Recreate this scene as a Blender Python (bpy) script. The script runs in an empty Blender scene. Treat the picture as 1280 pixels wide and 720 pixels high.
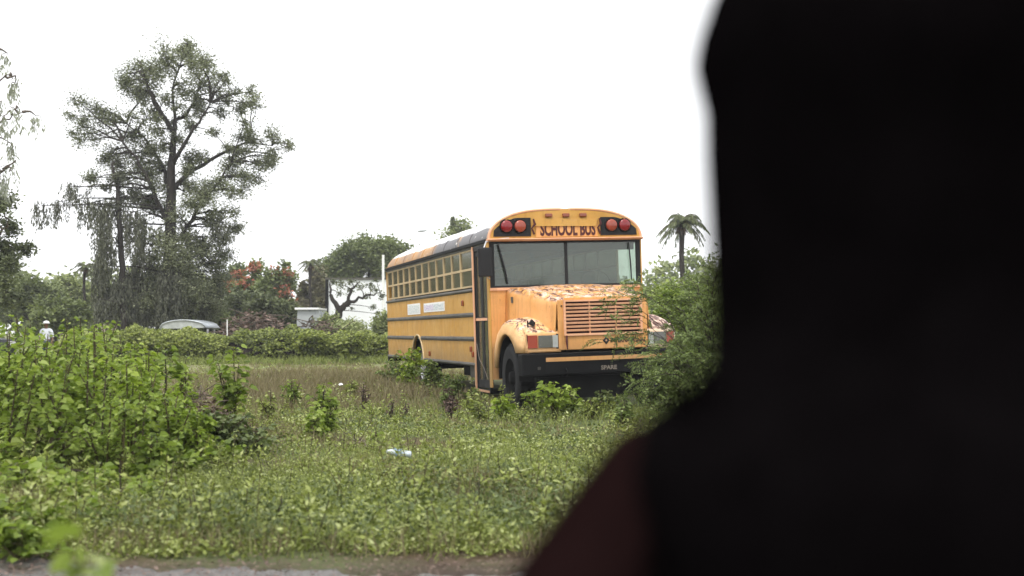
import bpy, math, random
import numpy as np
from mathutils import Vector, Matrix, Euler
PI = math.pi
rng = np.random.default_rng(7)
random.seed(7)
S = bpy.context.scene
COL = S.collection
F = 1610.0; HZ = 416.0; CH = 1.08            # focal length in photo pixels, horizon row, camera height

def at(px, py, Y):                            # a measured photo pixel and a distance -> a point of the place
    return np.array([(px-640)/F*Y, Y, CH+(HZ-py)/F*Y])
def gy(py): return CH*F/(py-HZ)               # distance of flat ground seen at that row

# ------------------------------------------------------------------ mesh collector
class Geo:
    def __init__(s): s.v=[]; s.f=[]; s.n=0
    def add(s, v, f, m=0, sm=False):
        v=np.asarray(v,np.float32).reshape(-1,3)
        if isinstance(f,np.ndarray): s.f.append((f.astype(np.int64)+s.n, m, sm))
        else:
            by={}
            for q in f: by.setdefault(len(q),[]).append(q)
            for k,qs in by.items(): s.f.append((np.array(qs,np.int64).reshape(-1,k)+s.n, m, sm))
        s.v.append(v); s.n+=len(v)
    def box(s, x0,x1,y0,y1,z0,z1,m=0):
        v=[(x,y,z) for x in (x0,x1) for y in (y0,y1) for z in (z0,z1)]
        s.add(v,[(0,1,3,2),(4,6,7,5),(0,4,5,1),(2,3,7,6),(0,2,6,4),(1,5,7,3)],m)
    def tube(s, pts, rad, n=6, m=0, cap=True):
        P=np.array(pts,float); k=len(P)
        R=np.full(k,rad,float) if np.isscalar(rad) else np.array(rad,float)
        T=np.gradient(P,axis=0); T/=np.linalg.norm(T,axis=1)[:,None]+1e-9
        ref=np.array([0,0,1.]) if abs(T[0,2])<.9 else np.array([1.,0,0])
        A=np.cross(T,ref); A/=np.linalg.norm(A,axis=1)[:,None]+1e-9
        B=np.cross(T,A)
        a=np.linspace(0,2*PI,n,endpoint=False)
        V=P[:,None,:]+R[:,None,None]*(np.cos(a)[None,:,None]*A[:,None,:]+np.sin(a)[None,:,None]*B[:,None,:])
        i=np.arange(k-1)[:,None]*n; j=np.arange(n)[None,:]; j2=(j+1)%n
        f=np.stack([i+j,i+j2,i+n+j2,i+n+j],-1).reshape(-1,4)
        s.add(V.reshape(-1,3),f,m,True)
        if cap:
            s.add(V[0],[tuple(range(n))],m); s.add(V[-1],[tuple(range(n-1,-1,-1))],m)
    def loft(s, rings, m=0, closed=True, sm=True, cap=False):
        R=[np.array(r,float) for r in rings]; n=len(R[0]); k=len(R)
        V=np.concatenate(R); f=[]
        for i in range(k-1):
            for j in range(n if closed else n-1):
                j2=(j+1)%n; f.append((i*n+j,i*n+j2,(i+1)*n+j2,(i+1)*n+j))
        s.add(V,f,m,sm)
        if cap: s.add(R[0],[tuple(range(n-1,-1,-1))],m); s.add(R[-1],[tuple(range(n))],m)
    def prism(s, poly, axis, a0, a1, m=0):    # 2-D polygon extruded along an axis ('x','y' or 'z')
        def P(p,a):
            return {'x':(a,p[0],p[1]),'y':(p[0],a,p[1]),'z':(p[0],p[1],a)}[axis]
        n=len(poly); v=[P(p,a0) for p in poly]+[P(p,a1) for p in poly]
        f=[(i,(i+1)%n,n+(i+1)%n,n+i) for i in range(n)]+[tuple(range(n-1,-1,-1)),tuple(range(n,2*n))]
        s.add(v,f,m)
    def disc(s, c, r, axis='y', depth=.02, n=24, m=0, dome=0):
        a=np.linspace(0,2*PI,n,endpoint=False); rings=[]
        prof=[(r,0),(r,-depth)]
        if dome: prof+= [(r*math.cos(t),-depth-dome*math.sin(t)) for t in np.linspace(.3,1.45,5)]
        prof+=[(r*.02,prof[-1][1]-.0005)]
        for rr,d in prof:
            if axis=='y': rings.append([(c[0]+rr*math.cos(t),c[1]+d,c[2]+rr*math.sin(t)) for t in a])
            else: rings.append([(c[0]+d,c[1]+rr*math.cos(t),c[2]+rr*math.sin(t)) for t in a])
        s.loft(rings,m,True,True)
    def leaves(s, C, D, N, L, W, m=0, kind='d', fold=.25):
        C=np.asarray(C,float); k=len(C)
        if k==0: return
        D=D/(np.linalg.norm(D,axis=1)[:,None]+1e-9)
        X=np.cross(D,N); X/=np.linalg.norm(X,axis=1)[:,None]+1e-9
        U=np.cross(X,D)
        L=np.broadcast_to(L,(k,))[:,None]; W=np.broadcast_to(W,(k,))[:,None]
        if kind=='d':
            V=np.stack([C, C+D*L*.45+X*W*.5, C+D*L, C+D*L*.45-X*W*.5],1)
            f=np.arange(k*4).reshape(k,4)
            s.add(V.reshape(-1,3),f,m)
        elif kind=='b':                        # blade, one triangle bent in two
            V=np.stack([C-X*W*.5, C+X*W*.5, C+D*L*.6+X*W*.3+U*L*.04, C+D*L*.6-X*W*.3+U*L*.04, C+D*L-U*L*.12],1)
            o=np.arange(k)[:,None]*5
            s.add(V.reshape(-1,3),np.concatenate([o+0,o+1,o+2,o+3],1),m); s.f.append((np.concatenate([o+3,o+2,o+4],1)+s.n-5*k,m,False))
        else:                                  # broad folded leaf, two halves about the midrib
            h=fold
            V=np.stack([C, C+D*L*.10+X*W*.42+U*W*h, C+D*L*.55+X*W*.45+U*W*h, C+D*L-U*L*.10, C+D*L*.55-X*W*.45+U*W*h, C+D*L*.10-X*W*.42+U*W*h],1)
            o=np.arange(k)[:,None]*6
            f=np.concatenate([np.concatenate([o,o+1,o+2,o+3],1),np.concatenate([o,o+3,o+4,o+5],1)])
            s.add(V.reshape(-1,3),f,m)
    def mesh(s, name, mats):
        me=bpy.data.meshes.new(name)
        V=np.concatenate(s.v).astype(np.float32)
        me.vertices.add(len(V)); me.vertices.foreach_set('co',V.ravel())
        tot=sum(f.size for f,_,_ in s.f); npoly=sum(len(f) for f,_,_ in s.f)
        me.loops.add(tot); me.polygons.add(npoly)
        me.loops.foreach_set('vertex_index',np.concatenate([f.ravel() for f,_,_ in s.f]).astype(np.int32))
        cnt=np.concatenate([np.full(len(f),f.shape[1]) for f,_,_ in s.f])
        st=np.concatenate([[0],np.cumsum(cnt)[:-1]]).astype(np.int32)
        me.polygons.foreach_set('loop_start',st)
        me.polygons.foreach_set('material_index',np.concatenate([np.full(len(f),m) for f,m,_ in s.f]).astype(np.int32))
        me.polygons.foreach_set('use_smooth',np.concatenate([np.full(len(f),sm) for f,_,sm in s.f]))
        for m in (mats if isinstance(mats,(list,tuple)) else [mats]): me.materials.append(m)
        me.update(calc_edges=True); me.validate()
        return me
def tag(o, label=None, cat=None, group=None, kind=None):
    if label: o['label']=label
    if cat: o['category']=cat
    if group: o['group']=group
    if kind: o['kind']=kind
    return o
def obj(name, g, mats, parent=None, bevel=0, loc=None):
    o=bpy.data.objects.new(name, g.mesh(name,mats) if isinstance(g,Geo) else g); COL.objects.link(o)
    if parent: o.parent=parent
    if loc is not None: o.location=loc
    if bevel:
        b=o.modifiers.new('bev','BEVEL'); b.width=bevel; b.segments=2; b.limit_method='ANGLE'; b.angle_limit=math.radians(50)
    return o
def empty(name, loc, label, cat, group=None, rot=(0,0,0)):
    o=bpy.data.objects.new(name,None); COL.objects.link(o); o.location=loc; o.rotation_euler=rot; o.empty_display_size=.2
    return tag(o,label,cat,group)

# ------------------------------------------------------------------ materials
class NT:
    def __init__(s,name):
        s.m=bpy.data.materials.new(name); s.m.use_nodes=True; s.t=s.m.node_tree; s.t.nodes.clear()
        s.out=s.n('ShaderNodeOutputMaterial')
    def n(s,t,**k):
        o=s.t.nodes.new(t)
        for a,b in k.items(): setattr(o,a,b)
        return o
    def l(s,a,b): s.t.links.new(a,b)
    def noise(s,scale,detail=4,rough=.6,vec=None,dist=0):
        o=s.n('ShaderNodeTexNoise'); o.inputs['Scale'].default_value=scale; o.inputs['Detail'].default_value=detail
        o.inputs['Roughness'].default_value=rough; o.inputs['Distortion'].default_value=dist
        if vec is not None: s.l(vec,o.inputs['Vector'])
        return o.outputs['Fac']
    def pos(s): return s.n('ShaderNodeNewGeometry').outputs['Position']
    def obj(s): return s.n('ShaderNodeTexCoord').outputs['Object']
    def ramp(s,fac,stops,interp='LINEAR'):
        o=s.n('ShaderNodeValToRGB'); o.color_ramp.interpolation=interp; e=o.color_ramp.elements
        while len(e)<len(stops): e.new(.5)
        for el,(p,c) in zip(e,stops):
            el.position=p; el.color=(c,c,c,1) if np.isscalar(c) else (*c,1)
        s.l(fac,o.inputs[0]); return o.outputs[0]
    def mix(s,f,a,b,mode='MIX'):
        o=s.n('ShaderNodeMix',data_type='RGBA',blend_type=mode)
        for sock,val in ((o.inputs[0],f),(o.inputs[6],a),(o.inputs[7],b)):
            if hasattr(val,'is_output'): s.l(val,sock)
            elif np.isscalar(val): sock.default_value=val
            else: sock.default_value=(*val,1)
        return o.outputs[2]
    def math(s,op,a,b=0,c=0,clamp=False):
        o=s.n('ShaderNodeMath',operation=op,use_clamp=clamp)
        for i,v in enumerate((a,b,c)):
            if hasattr(v,'is_output'): s.l(v,o.inputs[i])
            else: o.inputs[i].default_value=v
        return o.outputs[0]
    def scale(s,vec,v):
        o=s.n('ShaderNodeVectorMath',operation='MULTIPLY'); s.l(vec,o.inputs[0]); o.inputs[1].default_value=v; return o.outputs[0]
    def sep(s,vec):
        o=s.n('ShaderNodeSeparateXYZ'); s.l(vec,o.inputs[0]); return o.outputs
    def isl(s): return s.n('ShaderNodeNewGeometry').outputs['Random Per Island']
    def bsdf(s,col,rough=.6,spec=.4,metal=0,bump=None,bstr=.3,emit=None,es=0):
        b=s.n('ShaderNodeBsdfPrincipled')
        if hasattr(col,'is_output'): s.l(col,b.inputs['Base Color'])
        else: b.inputs['Base Color'].default_value=(*col,1)
        if hasattr(rough,'is_output'): s.l(rough,b.inputs['Roughness'])
        else: b.inputs['Roughness'].default_value=rough
        b.inputs['Specular IOR Level'].default_value=spec; b.inputs['Metallic'].default_value=metal
        if bump is not None:
            n=s.n('ShaderNodeBump'); n.inputs['Strength'].default_value=bstr; n.inputs['Distance'].default_value=.02
            s.l(bump,n.inputs['Height']); s.l(n.outputs[0],b.inputs['Normal'])
        return b.outputs[0]
    def done(s,sh): s.l(sh,s.out.inputs['Surface']); return s.m
def simple(name,col,rough=.6,spec=.4,metal=0,var=.25,sc=4):
    t=NT(name); n=t.noise(sc,5,.65,t.obj())
    c=t.mix(t.ramp(n,[(.3,0),(.7,1)]),tuple(x*(1-var) for x in col),tuple(min(1,x*(1+var)) for x in col))
    return t.done(t.bsdf(c,rough,spec,metal,bump=n,bstr=.1))
def leafmat(name,cols,rough=.5,trans=.35,spec=.4,nsc=.35,hue=None):
    """cols: dark, mid, light; per-leaf variation and broad patches"""
    t=NT(name); r=t.isl(); n=t.noise(nsc,3,.6,t.pos())
    f=t.math('ADD',t.math('MULTIPLY',r,.62),t.math('MULTIPLY',t.ramp(n,[(.3,0),(.7,1)]),.38))
    k=len(cols); c=t.ramp(f,[(.08+.84*i/(k-1),cc) for i,cc in enumerate(cols)])
    b=t.bsdf(c,rough,spec)
    tr=t.n('ShaderNodeBsdfTranslucent'); t.l(t.mix(1,c,(1.0,1.05,.55),'MULTIPLY'),tr.inputs[0])
    mx=t.n('ShaderNodeMixShader'); mx.inputs[0].default_value=trans
    t.l(b,mx.inputs[1]); t.l(tr.outputs[0],mx.inputs[2])
    return t.done(mx.outputs[0])
def barkmat(name,a,b):
    t=NT(name); n=t.noise(9,6,.7,t.scale(t.obj(),(1,1,.25)))
    return t.done(t.bsdf(t.mix(t.ramp(n,[(.35,0),(.65,1)]),a,b),.9,.2,bump=n,bstr=.5))
def glassmat(name,tint,dust,dcol,rough=.05,gl=.12):
    t=NT(name)
    tr=t.n('ShaderNodeBsdfTransparent'); tr.inputs[0].default_value=(*tint,1)
    n=t.noise(2.5,6,.7,t.obj()); df=t.n('ShaderNodeBsdfDiffuse')
    t.l(t.mix(n,tuple(x*.6 for x in dcol),tuple(x*1.3 for x in dcol)),df.inputs[0])
    m1=t.n('ShaderNodeMixShader'); t.l(t.math('MULTIPLY_ADD',t.ramp(n,[(.3,0),(.75,1)]),dust*.7,dust*.6),m1.inputs[0])
    t.l(tr.outputs[0],m1.inputs[1]); t.l(df.outputs[0],m1.inputs[2])
    g=t.n('ShaderNodeBsdfGlossy'); g.inputs['Roughness'].default_value=rough
    fr=t.n('ShaderNodeFresnel'); fr.inputs[0].default_value=1.5
    m2=t.n('ShaderNodeMixShader'); t.l(t.math('MULTIPLY_ADD',fr.outputs[0],.8,gl,clamp=True),m2.inputs[0])
    t.l(m1.outputs[0],m2.inputs[1]); t.l(g.outputs[0],m2.inputs[2])
    return t.done(m2.outputs[0])

def paintmat(name,base,fade,peel=0.,peel_lo=.45,top_only=True,streak=.5):
    t=NT(name); o=t.obj()
    n=t.noise(1.3,5,.6,o)
    c=t.mix(t.ramp(n,[(.35,0),(.7,1)]),base,fade)
    st=t.noise(1,5,.7,t.scale(o,(9,9,.5)))                    # rain streaks
    c=t.mix(t.math('MULTIPLY',t.ramp(st,[(.52,0),(.72,1)]),streak),c,(.30,.13,.03))
    dz=t.ramp(t.noise(14,6,.7,o),[(.62,0),(.70,1)])
    c=t.mix(t.math('MULTIPLY',dz,.55),c,(.16,.07,.03))         # rust freckles
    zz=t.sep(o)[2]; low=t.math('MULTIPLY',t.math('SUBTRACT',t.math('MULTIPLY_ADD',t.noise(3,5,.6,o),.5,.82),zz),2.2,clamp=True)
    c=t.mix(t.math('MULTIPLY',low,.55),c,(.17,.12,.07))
    gr=t.ramp(t.noise(2.2,6,.7,t.scale(o,(1,1,2))),[(.5,0),(.75,1)]); c=t.mix(t.math('MULTIPLY',gr,.35),c,(.30,.17,.06))
    if peel:
        N=t.sep(t.n('ShaderNodeNewGeometry').outputs['Normal'])[2]
        up=t.ramp(N,[(.35,0),(.75,1)]) if top_only else 1.0
        p1=t.ramp(t.noise(1,8,.72,t.scale(o,(8,3.2,6)),.9),[(peel_lo+.04,0),(peel_lo+.10,1)])
        p2=t.ramp(t.noise(1,8,.75,t.scale(o,(11,4.5,9)),1.4),[(peel_lo+.045,0),(peel_lo+.085,1)])
        m1=t.math('MULTIPLY',p1,up) if top_only else p1
        m2=t.math('MULTIPLY',p2,up) if top_only else p2
        c=t.mix(t.math('MULTIPLY',m1,peel),c,(.70,.50,.40))
        c=t.mix(t.math('MULTIPLY',m2,peel),c,t.mix(t.noise(30,3,.6,o),(.05,.018,.012),(.15,.07,.05)))
    return t.done(t.bsdf(c,t.ramp(t.noise(5,4,.6,o),[(.3,.45),(.7,.75)]),.35,bump=t.noise(2.6,4,.55,o),bstr=.5))

M={}
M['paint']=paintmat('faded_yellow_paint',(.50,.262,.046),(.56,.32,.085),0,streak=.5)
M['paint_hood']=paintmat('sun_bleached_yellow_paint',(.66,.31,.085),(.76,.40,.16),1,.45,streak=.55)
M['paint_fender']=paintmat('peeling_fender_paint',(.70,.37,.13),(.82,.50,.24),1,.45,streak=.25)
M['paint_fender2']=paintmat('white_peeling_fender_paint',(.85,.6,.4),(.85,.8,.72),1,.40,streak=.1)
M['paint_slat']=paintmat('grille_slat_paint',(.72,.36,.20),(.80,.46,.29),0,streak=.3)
M['black']=simple('black_rubber',(.010,.010,.011),.6,.3)
M['black_metal']=simple('black_metal',(.0045,.0045,.005),.6,.15)
M['rail']=simple('grey_black_rail',(.075,.07,.06),.6,var=.5,sc=2)
M['tyre']=simple('tyre_rubber',(.014,.014,.015),.8,.2)
M['chassis']=simple('dark_chassis',(.007,.007,.007),.9,.1)
M['chrome']=simple('dull_metal',(.45,.45,.46),.4,.5,.6)
M['white']=simple('white_paint',(.8,.8,.78),.6,var=.06)
M['post']=simple('window_post_paint',(.48,.36,.20),.5,var=.2)
M['tint']=glassmat('dusty_side_glass',(.80,.82,.72),.30,(.30,.27,.17),.12,.04)
M['wind']=glassmat('windscreen_glass',(.66,.76,.67),.26,(.11,.13,.10),.09,.05)
M['seat']=simple('dark_green_vinyl',(.03,.045,.035),.5)
M['inner']=simple('interior_panel',(.30,.33,.28),.7)
def lens(name,c,e=0):
    t=NT(name); n=t.noise(3,2,.5,t.obj())
    return t.done(t.bsdf(t.mix(n,tuple(x*.6 for x in c),c),.15,.6))
M['red']=lens('red_lens',(.24,.008,.012)); M['amber']=lens('amber_lens',(.34,.06,.03)); M['mark']=lens('marker_lens',(.28,.07,.03))
M['amber2']=lens('turn_signal_lens',(.36,.055,.025))
M['lamp']=glassmat('headlamp_glass',(.3,.32,.3),.6,(.13,.13,.10),.12,.10)
M['text']=simple('dark_red_lettering',(.07,.012,.012),.6,var=.1)
M['dtext']=simple('black_lettering',(.02,.018,.015),.6,var=.1)
M['gtext']=simple('grey_lettering',(.20,.17,.14),.7,var=.1)
t=NT('bus_roof_paint'); o=t.obj(); z=t.sep(o)[2]; y=t.sep(o)[1]
side=t.mix(t.ramp(t.noise(1.1,5,.6,t.scale(o,(1,1,.6))),[(.42,0),(.52,1)]),(.10,.085,.08),(.52,.27,.08))
yfac=t.ramp(t.math('MULTIPLY_ADD',y,.1,0.02),[(.40,0),(.47,1)])
fr=t.mix(t.ramp(t.noise(1.4,5,.6,o),[(.58,0),(.64,1)]),(.13,.125,.13),(.38,.25,.15))
side=t.mix(yfac,fr,t.mix(t.ramp(t.noise(2.3,6,.7,o),[(.50,0),(.60,1)]),(.46,.25,.10),(.30,.19,.12)))
side=t.mix(t.ramp(t.noise(7,6,.7,o),[(.63,0),(.66,1)]),side,(.8,.75,.7))
edge=t.math('ADD',z,t.math('MULTIPLY',t.noise(1.5,3,.5,o),.10))
M['roof']=t.done(t.bsdf(t.mix(t.ramp(t.math('SUBTRACT',edge,2.0),[(.73,0),(.77,1)]),side,(.86,.86,.86)),.5,.4))
# plates with pale, unreadable faded print
def platemat(name,ink,ink2,sx,split):
    t=NT(name); o=t.obj(); s=t.sep(o)
    blk=t.noise(1,2,.5,t.scale(o,(1,sx,34)))
    c=t.mix(t.ramp(blk,[(.42,0),(.56,1)]),(.85,.83,.82),t.mix(t.ramp(s[1],[(split,0),(split+.02,1)]),ink2,ink))
    return t.done(t.bsdf(c,.5,.3))
M['plateA']=platemat('faded_print_square',(.50,.53,.60),(.46,.52,.50),30,.5)
M['plateB']=platemat('faded_print_strip',(.45,.36,.55),(.40,.48,.50),34,.0)

G=dict(
 weed=leafmat('weed_leaves',[(.075,.094,.022),(.185,.222,.055),(.31,.35,.10),(.50,.53,.28)],.5,.30,.25,.55),
 weed2=leafmat('dark_weed_leaves',[(.040,.056,.020),(.100,.130,.046),(.19,.23,.10)],.5,.25,.25,.5),
 bright=leafmat('bright_shrub_leaves',[(.050,.080,.014),(.145,.205,.034),(.26,.34,.070),(.42,.48,.17)],.5,.42,.3,.8),
 lime=leafmat('lime_leaves',[(.10,.15,.02),(.22,.30,.04),(.38,.46,.10)],.5,.42,.3,.8),
 dry=leafmat('dry_grass_blades',[(.10,.085,.050),(.18,.150,.090),(.26,.22,.135),(.17,.18,.075)],.8,.25,.1,.5),
 grass=leafmat('grass_blades',[(.080,.10,.028),(.18,.215,.058),(.28,.31,.11)],.6,.3,.2,.5),
 tall=leafmat('olive_tree_leaves',[(0.073,0.083,0.049),(0.159,0.177,0.100),(0.305,0.329,0.207)],.55,.25,.3,.25),
 weep=leafmat('dark_weeping_leaves',[(0.050,0.053,0.037),(0.097,0.103,0.070),(0.165,0.171,0.121)],.6,.2,.25,.25),
 feather=leafmat('feathery_leaves',[(0.056,0.078,0.025),(0.140,0.190,0.056),(0.258,0.314,0.112)],.5,.3,.25,.8),
 bgA=leafmat('mid_green_tree_leaves',[(0.071,0.088,0.039),(0.163,0.198,0.079),(0.291,0.335,0.142)],.6,.25,.2,.12),
 bgB=leafmat('pale_green_tree_leaves',[(0.088,0.110,0.052),(0.217,0.255,0.106),(0.371,0.402,0.186)],.6,.25,.2,.12),
 bgC=leafmat('dark_green_tree_leaves',[(0.054,0.064,0.036),(0.117,0.139,0.068),(0.223,0.250,0.125)],.6,.2,.2,.12),
 bgD=leafmat('brownish_tree_leaves',[(0.091,0.081,0.052),(0.182,0.163,0.104),(0.260,0.247,0.143)],.6,.2,.2,.12),
 hedge=leafmat('vine_leaves',[(0.044,0.061,0.020),(0.149,0.176,0.046),(0.286,0.330,0.083),(0.396,0.429,0.143)],.5,.35,.3,.25),
 flower=leafmat('orange_red_flowers',[(0.253,0.086,0.057),(0.414,0.161,0.103),(0.529,0.253,0.172)],.6,.3,.2,.5),
 brown=leafmat('dead_leaves',[(.06,.04,.032),(.13,.09,.072),(.26,.19,.16)],.8,.1,.2,.5),
 casu=leafmat('glare_pale_needles',[(0.234,0.252,0.216),(0.432,0.450,0.396)],.7,.3,.2,.2),  # paleness of the overexposed, glare-washed top put into the needle colour
)
BARK=barkmat('dark_bark',(.018,.015,.013),(.045,.038,.032))
BARK2=barkmat('grey_bark',(.07,.055,.045),(.16,.13,.10))
STEM=barkmat('weed_stem',(.05,.045,.025),(.10,.08,.04))
DSTEM=barkmat('dark_weed_stem',(.02,.016,.012),(.05,.035,.03))

# ------------------------------------------------------------------ ground
def gh(x,y):
    x=np.asarray(x,float); y=np.asarray(y,float)
    w=np.clip((y-6.3)/2,0,1)*np.clip((60-y)/20,0,1)
    h=.035*np.sin(x*.9+1.3)*np.sin(y*.7)+.03*np.sin(x*2.3+y*1.1)+.02*np.sin(x*4.1-y*3.3)+.03*np.sin(y*.31+x*.2)
    mound=.10*np.exp(-((x+2.9)**2/1.1+(y-10.9)**2/2.2))
    return w*h+mound
def build_ground():
    xs=np.concatenate([[-900,-300,-120,-60],np.linspace(-40,-12,50),np.linspace(-11.6,12,160),np.linspace(12.5,40,50),[60,120,300,900]])
    ys=np.concatenate([[-300,-60,-15],np.linspace(-6,5.8,14),np.linspace(6,20,120),np.linspace(20.3,60,90),[70,90,140,300,1500]])
    X,Y=np.meshgrid(xs,ys); Z=gh(X,Y)
    V=np.stack([X,Y,Z],-1).reshape(-1,3); n=len(xs)
    i=np.arange(len(ys)-1)[:,None]*n; j=np.arange(n-1)[None,:]
    f=np.stack([i+j,i+j+1,i+n+j+1,i+n+j],-1).reshape(-1,4)
    g=Geo(); g.add(V,f,0,True)
    t=NT('weedy_soil'); p=t.pos(); s=t.sep(p)
    soil=t.mix(t.ramp(t.noise(7,7,.7,p),[(.3,0),(.7,1)]),(.045,.032,.020),(.12,.085,.052))
    green=t.mix(t.ramp(t.noise(11,7,.75,p),[(.3,0),(.7,1)]),(.035,.050,.018),(.13,.155,.055))
    c=t.mix(t.ramp(t.noise(.9,5,.6,p),[(.38,0),(.55,1)]),soil,green)
    # dry worn lot further off
    far=t.ramp(t.math('MULTIPLY_ADD',t.noise(.25,4,.6,p),12,s[1]),[(0,0),(1,1)])
    d=t.math('MULTIPLY',t.math('SUBTRACT',t.math('MULTIPLY_ADD',t.noise(.3,4,.6,p),9,s[1]),27),.15,clamp=True)
    tan=t.mix(t.ramp(t.noise(1.2,6,.7,t.scale(p,(.6,1.6,1))),[(.35,0),(.62,1)]),(.21,.175,.095),(.135,.165,.06))
    c=t.mix(d,c,tan)
    e=t.math('MULTIPLY',t.math('SUBTRACT',6.85,t.math('MULTIPLY_ADD',t.noise(1.7,4,.6,p),1.2,s[1])),1.6,clamp=True)
    c=t.mix(e,c,t.mix(t.noise(20,5,.7,p),(.030,.020,.016),(.085,.060,.046)))
    m=t.done(t.bsdf(c,.92,.2,bump=t.noise(25,5,.7,p),bstr=.6))
    o=obj('ground',g,m); tag(o,'weedy overgrown ground of the vacant lot','ground',kind='structure')
build_ground()
def build_road():
    g=Geo(); xs=np.linspace(-14,14,1121)
    edge=np.clip(5.95-.15*(xs+1.9),5.45,6.2)+.05*np.sin(xs*1.7)+.06*np.sin(xs*5.3+1)+.04*np.sin(xs*13)+.03*np.sin(xs*29)+.02*np.sin(xs*61)
    V=[];f=[]
    for i,(x,e) in enumerate(zip(xs,edge)):
        V+=[(x,-5,.014),(x,5.2,.014),(x,e,.012),(x,e+.03,-.02)]
        if i:
            a=4*(i-1);b=4*i
            f+=[(a,b,b+1,a+1),(a+1,b+1,b+2,a+2),(a+2,b+2,b+3,a+3)]
    g.add(V,f,0,True)
    t=NT('worn_asphalt'); p=t.pos()
    c=t.mix(t.ramp(t.noise(60,5,.7,p),[(.35,0),(.7,1)]),(.07,.066,.062),(.21,.20,.19))
    c=t.mix(t.ramp(t.noise(3,6,.7,p),[(.52,0),(.66,1)]),c,(.07,.05,.04))
    r=t.ramp(t.noise(2,4,.6,p),[(.4,.25),(.6,.75)])
    o=obj('road',g,t.done(t.bsdf(c,r,.5,bump=t.noise(80,4,.7,p),bstr=.3)))
    tag(o,'worn grey asphalt road edge along the bottom','road',kind='structure')
build_road()

# ------------------------------------------------------------------ ground cover
def rnd_dirs(k,el_lo=.1,el_hi=1.2):
    a=rng.uniform(0,2*PI,k); e=rng.uniform(el_lo,el_hi,k)
    return np.stack([np.cos(a)*np.cos(e),np.sin(a)*np.cos(e),np.sin(e)],1)
def rnd_norm(k): 
    v=rng.normal(size=(k,3)); v[:,2]=np.abs(v[:,2])+.6; return v
def scatter_pts(k,y0,y1,wide=1.25,p=1.6):
    u=rng.uniform(0,1,k); a=1-p
    Y=(y0**a+u*(y1**a-y0**a))**(1/a)
    X=rng.uniform(-1,1,k)*Y*640/F*wide+ rng.normal(0,.3,k)
    return X,Y
def vnoise(x,y,s,seed):
    r=np.random.default_rng(seed); out=0
    for i in range(5):
        a,b,c=r.uniform(-1,1,3); out=out+np.sin((x*a+y*b)*s*(1+i*.6)*2+c*9)
    return out/5
def under_bus(X,Y):
    dx=X-.875; dy=Y-19.5; c,s_=math.cos(math.radians(15)),math.sin(math.radians(15))
    lx=dx*c+dy*s_; ly=-dx*s_+dy*c
    return (abs(lx)<1.12)&(ly>-1.7)&(ly<9.2)
def dryzone(X,Y):
    return .72*np.exp(-((X+3.8)**2/7+(Y-25)**2/75))+.4*np.exp(-((X+1.6)**2/1.4+(Y-22)**2/10))
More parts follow.
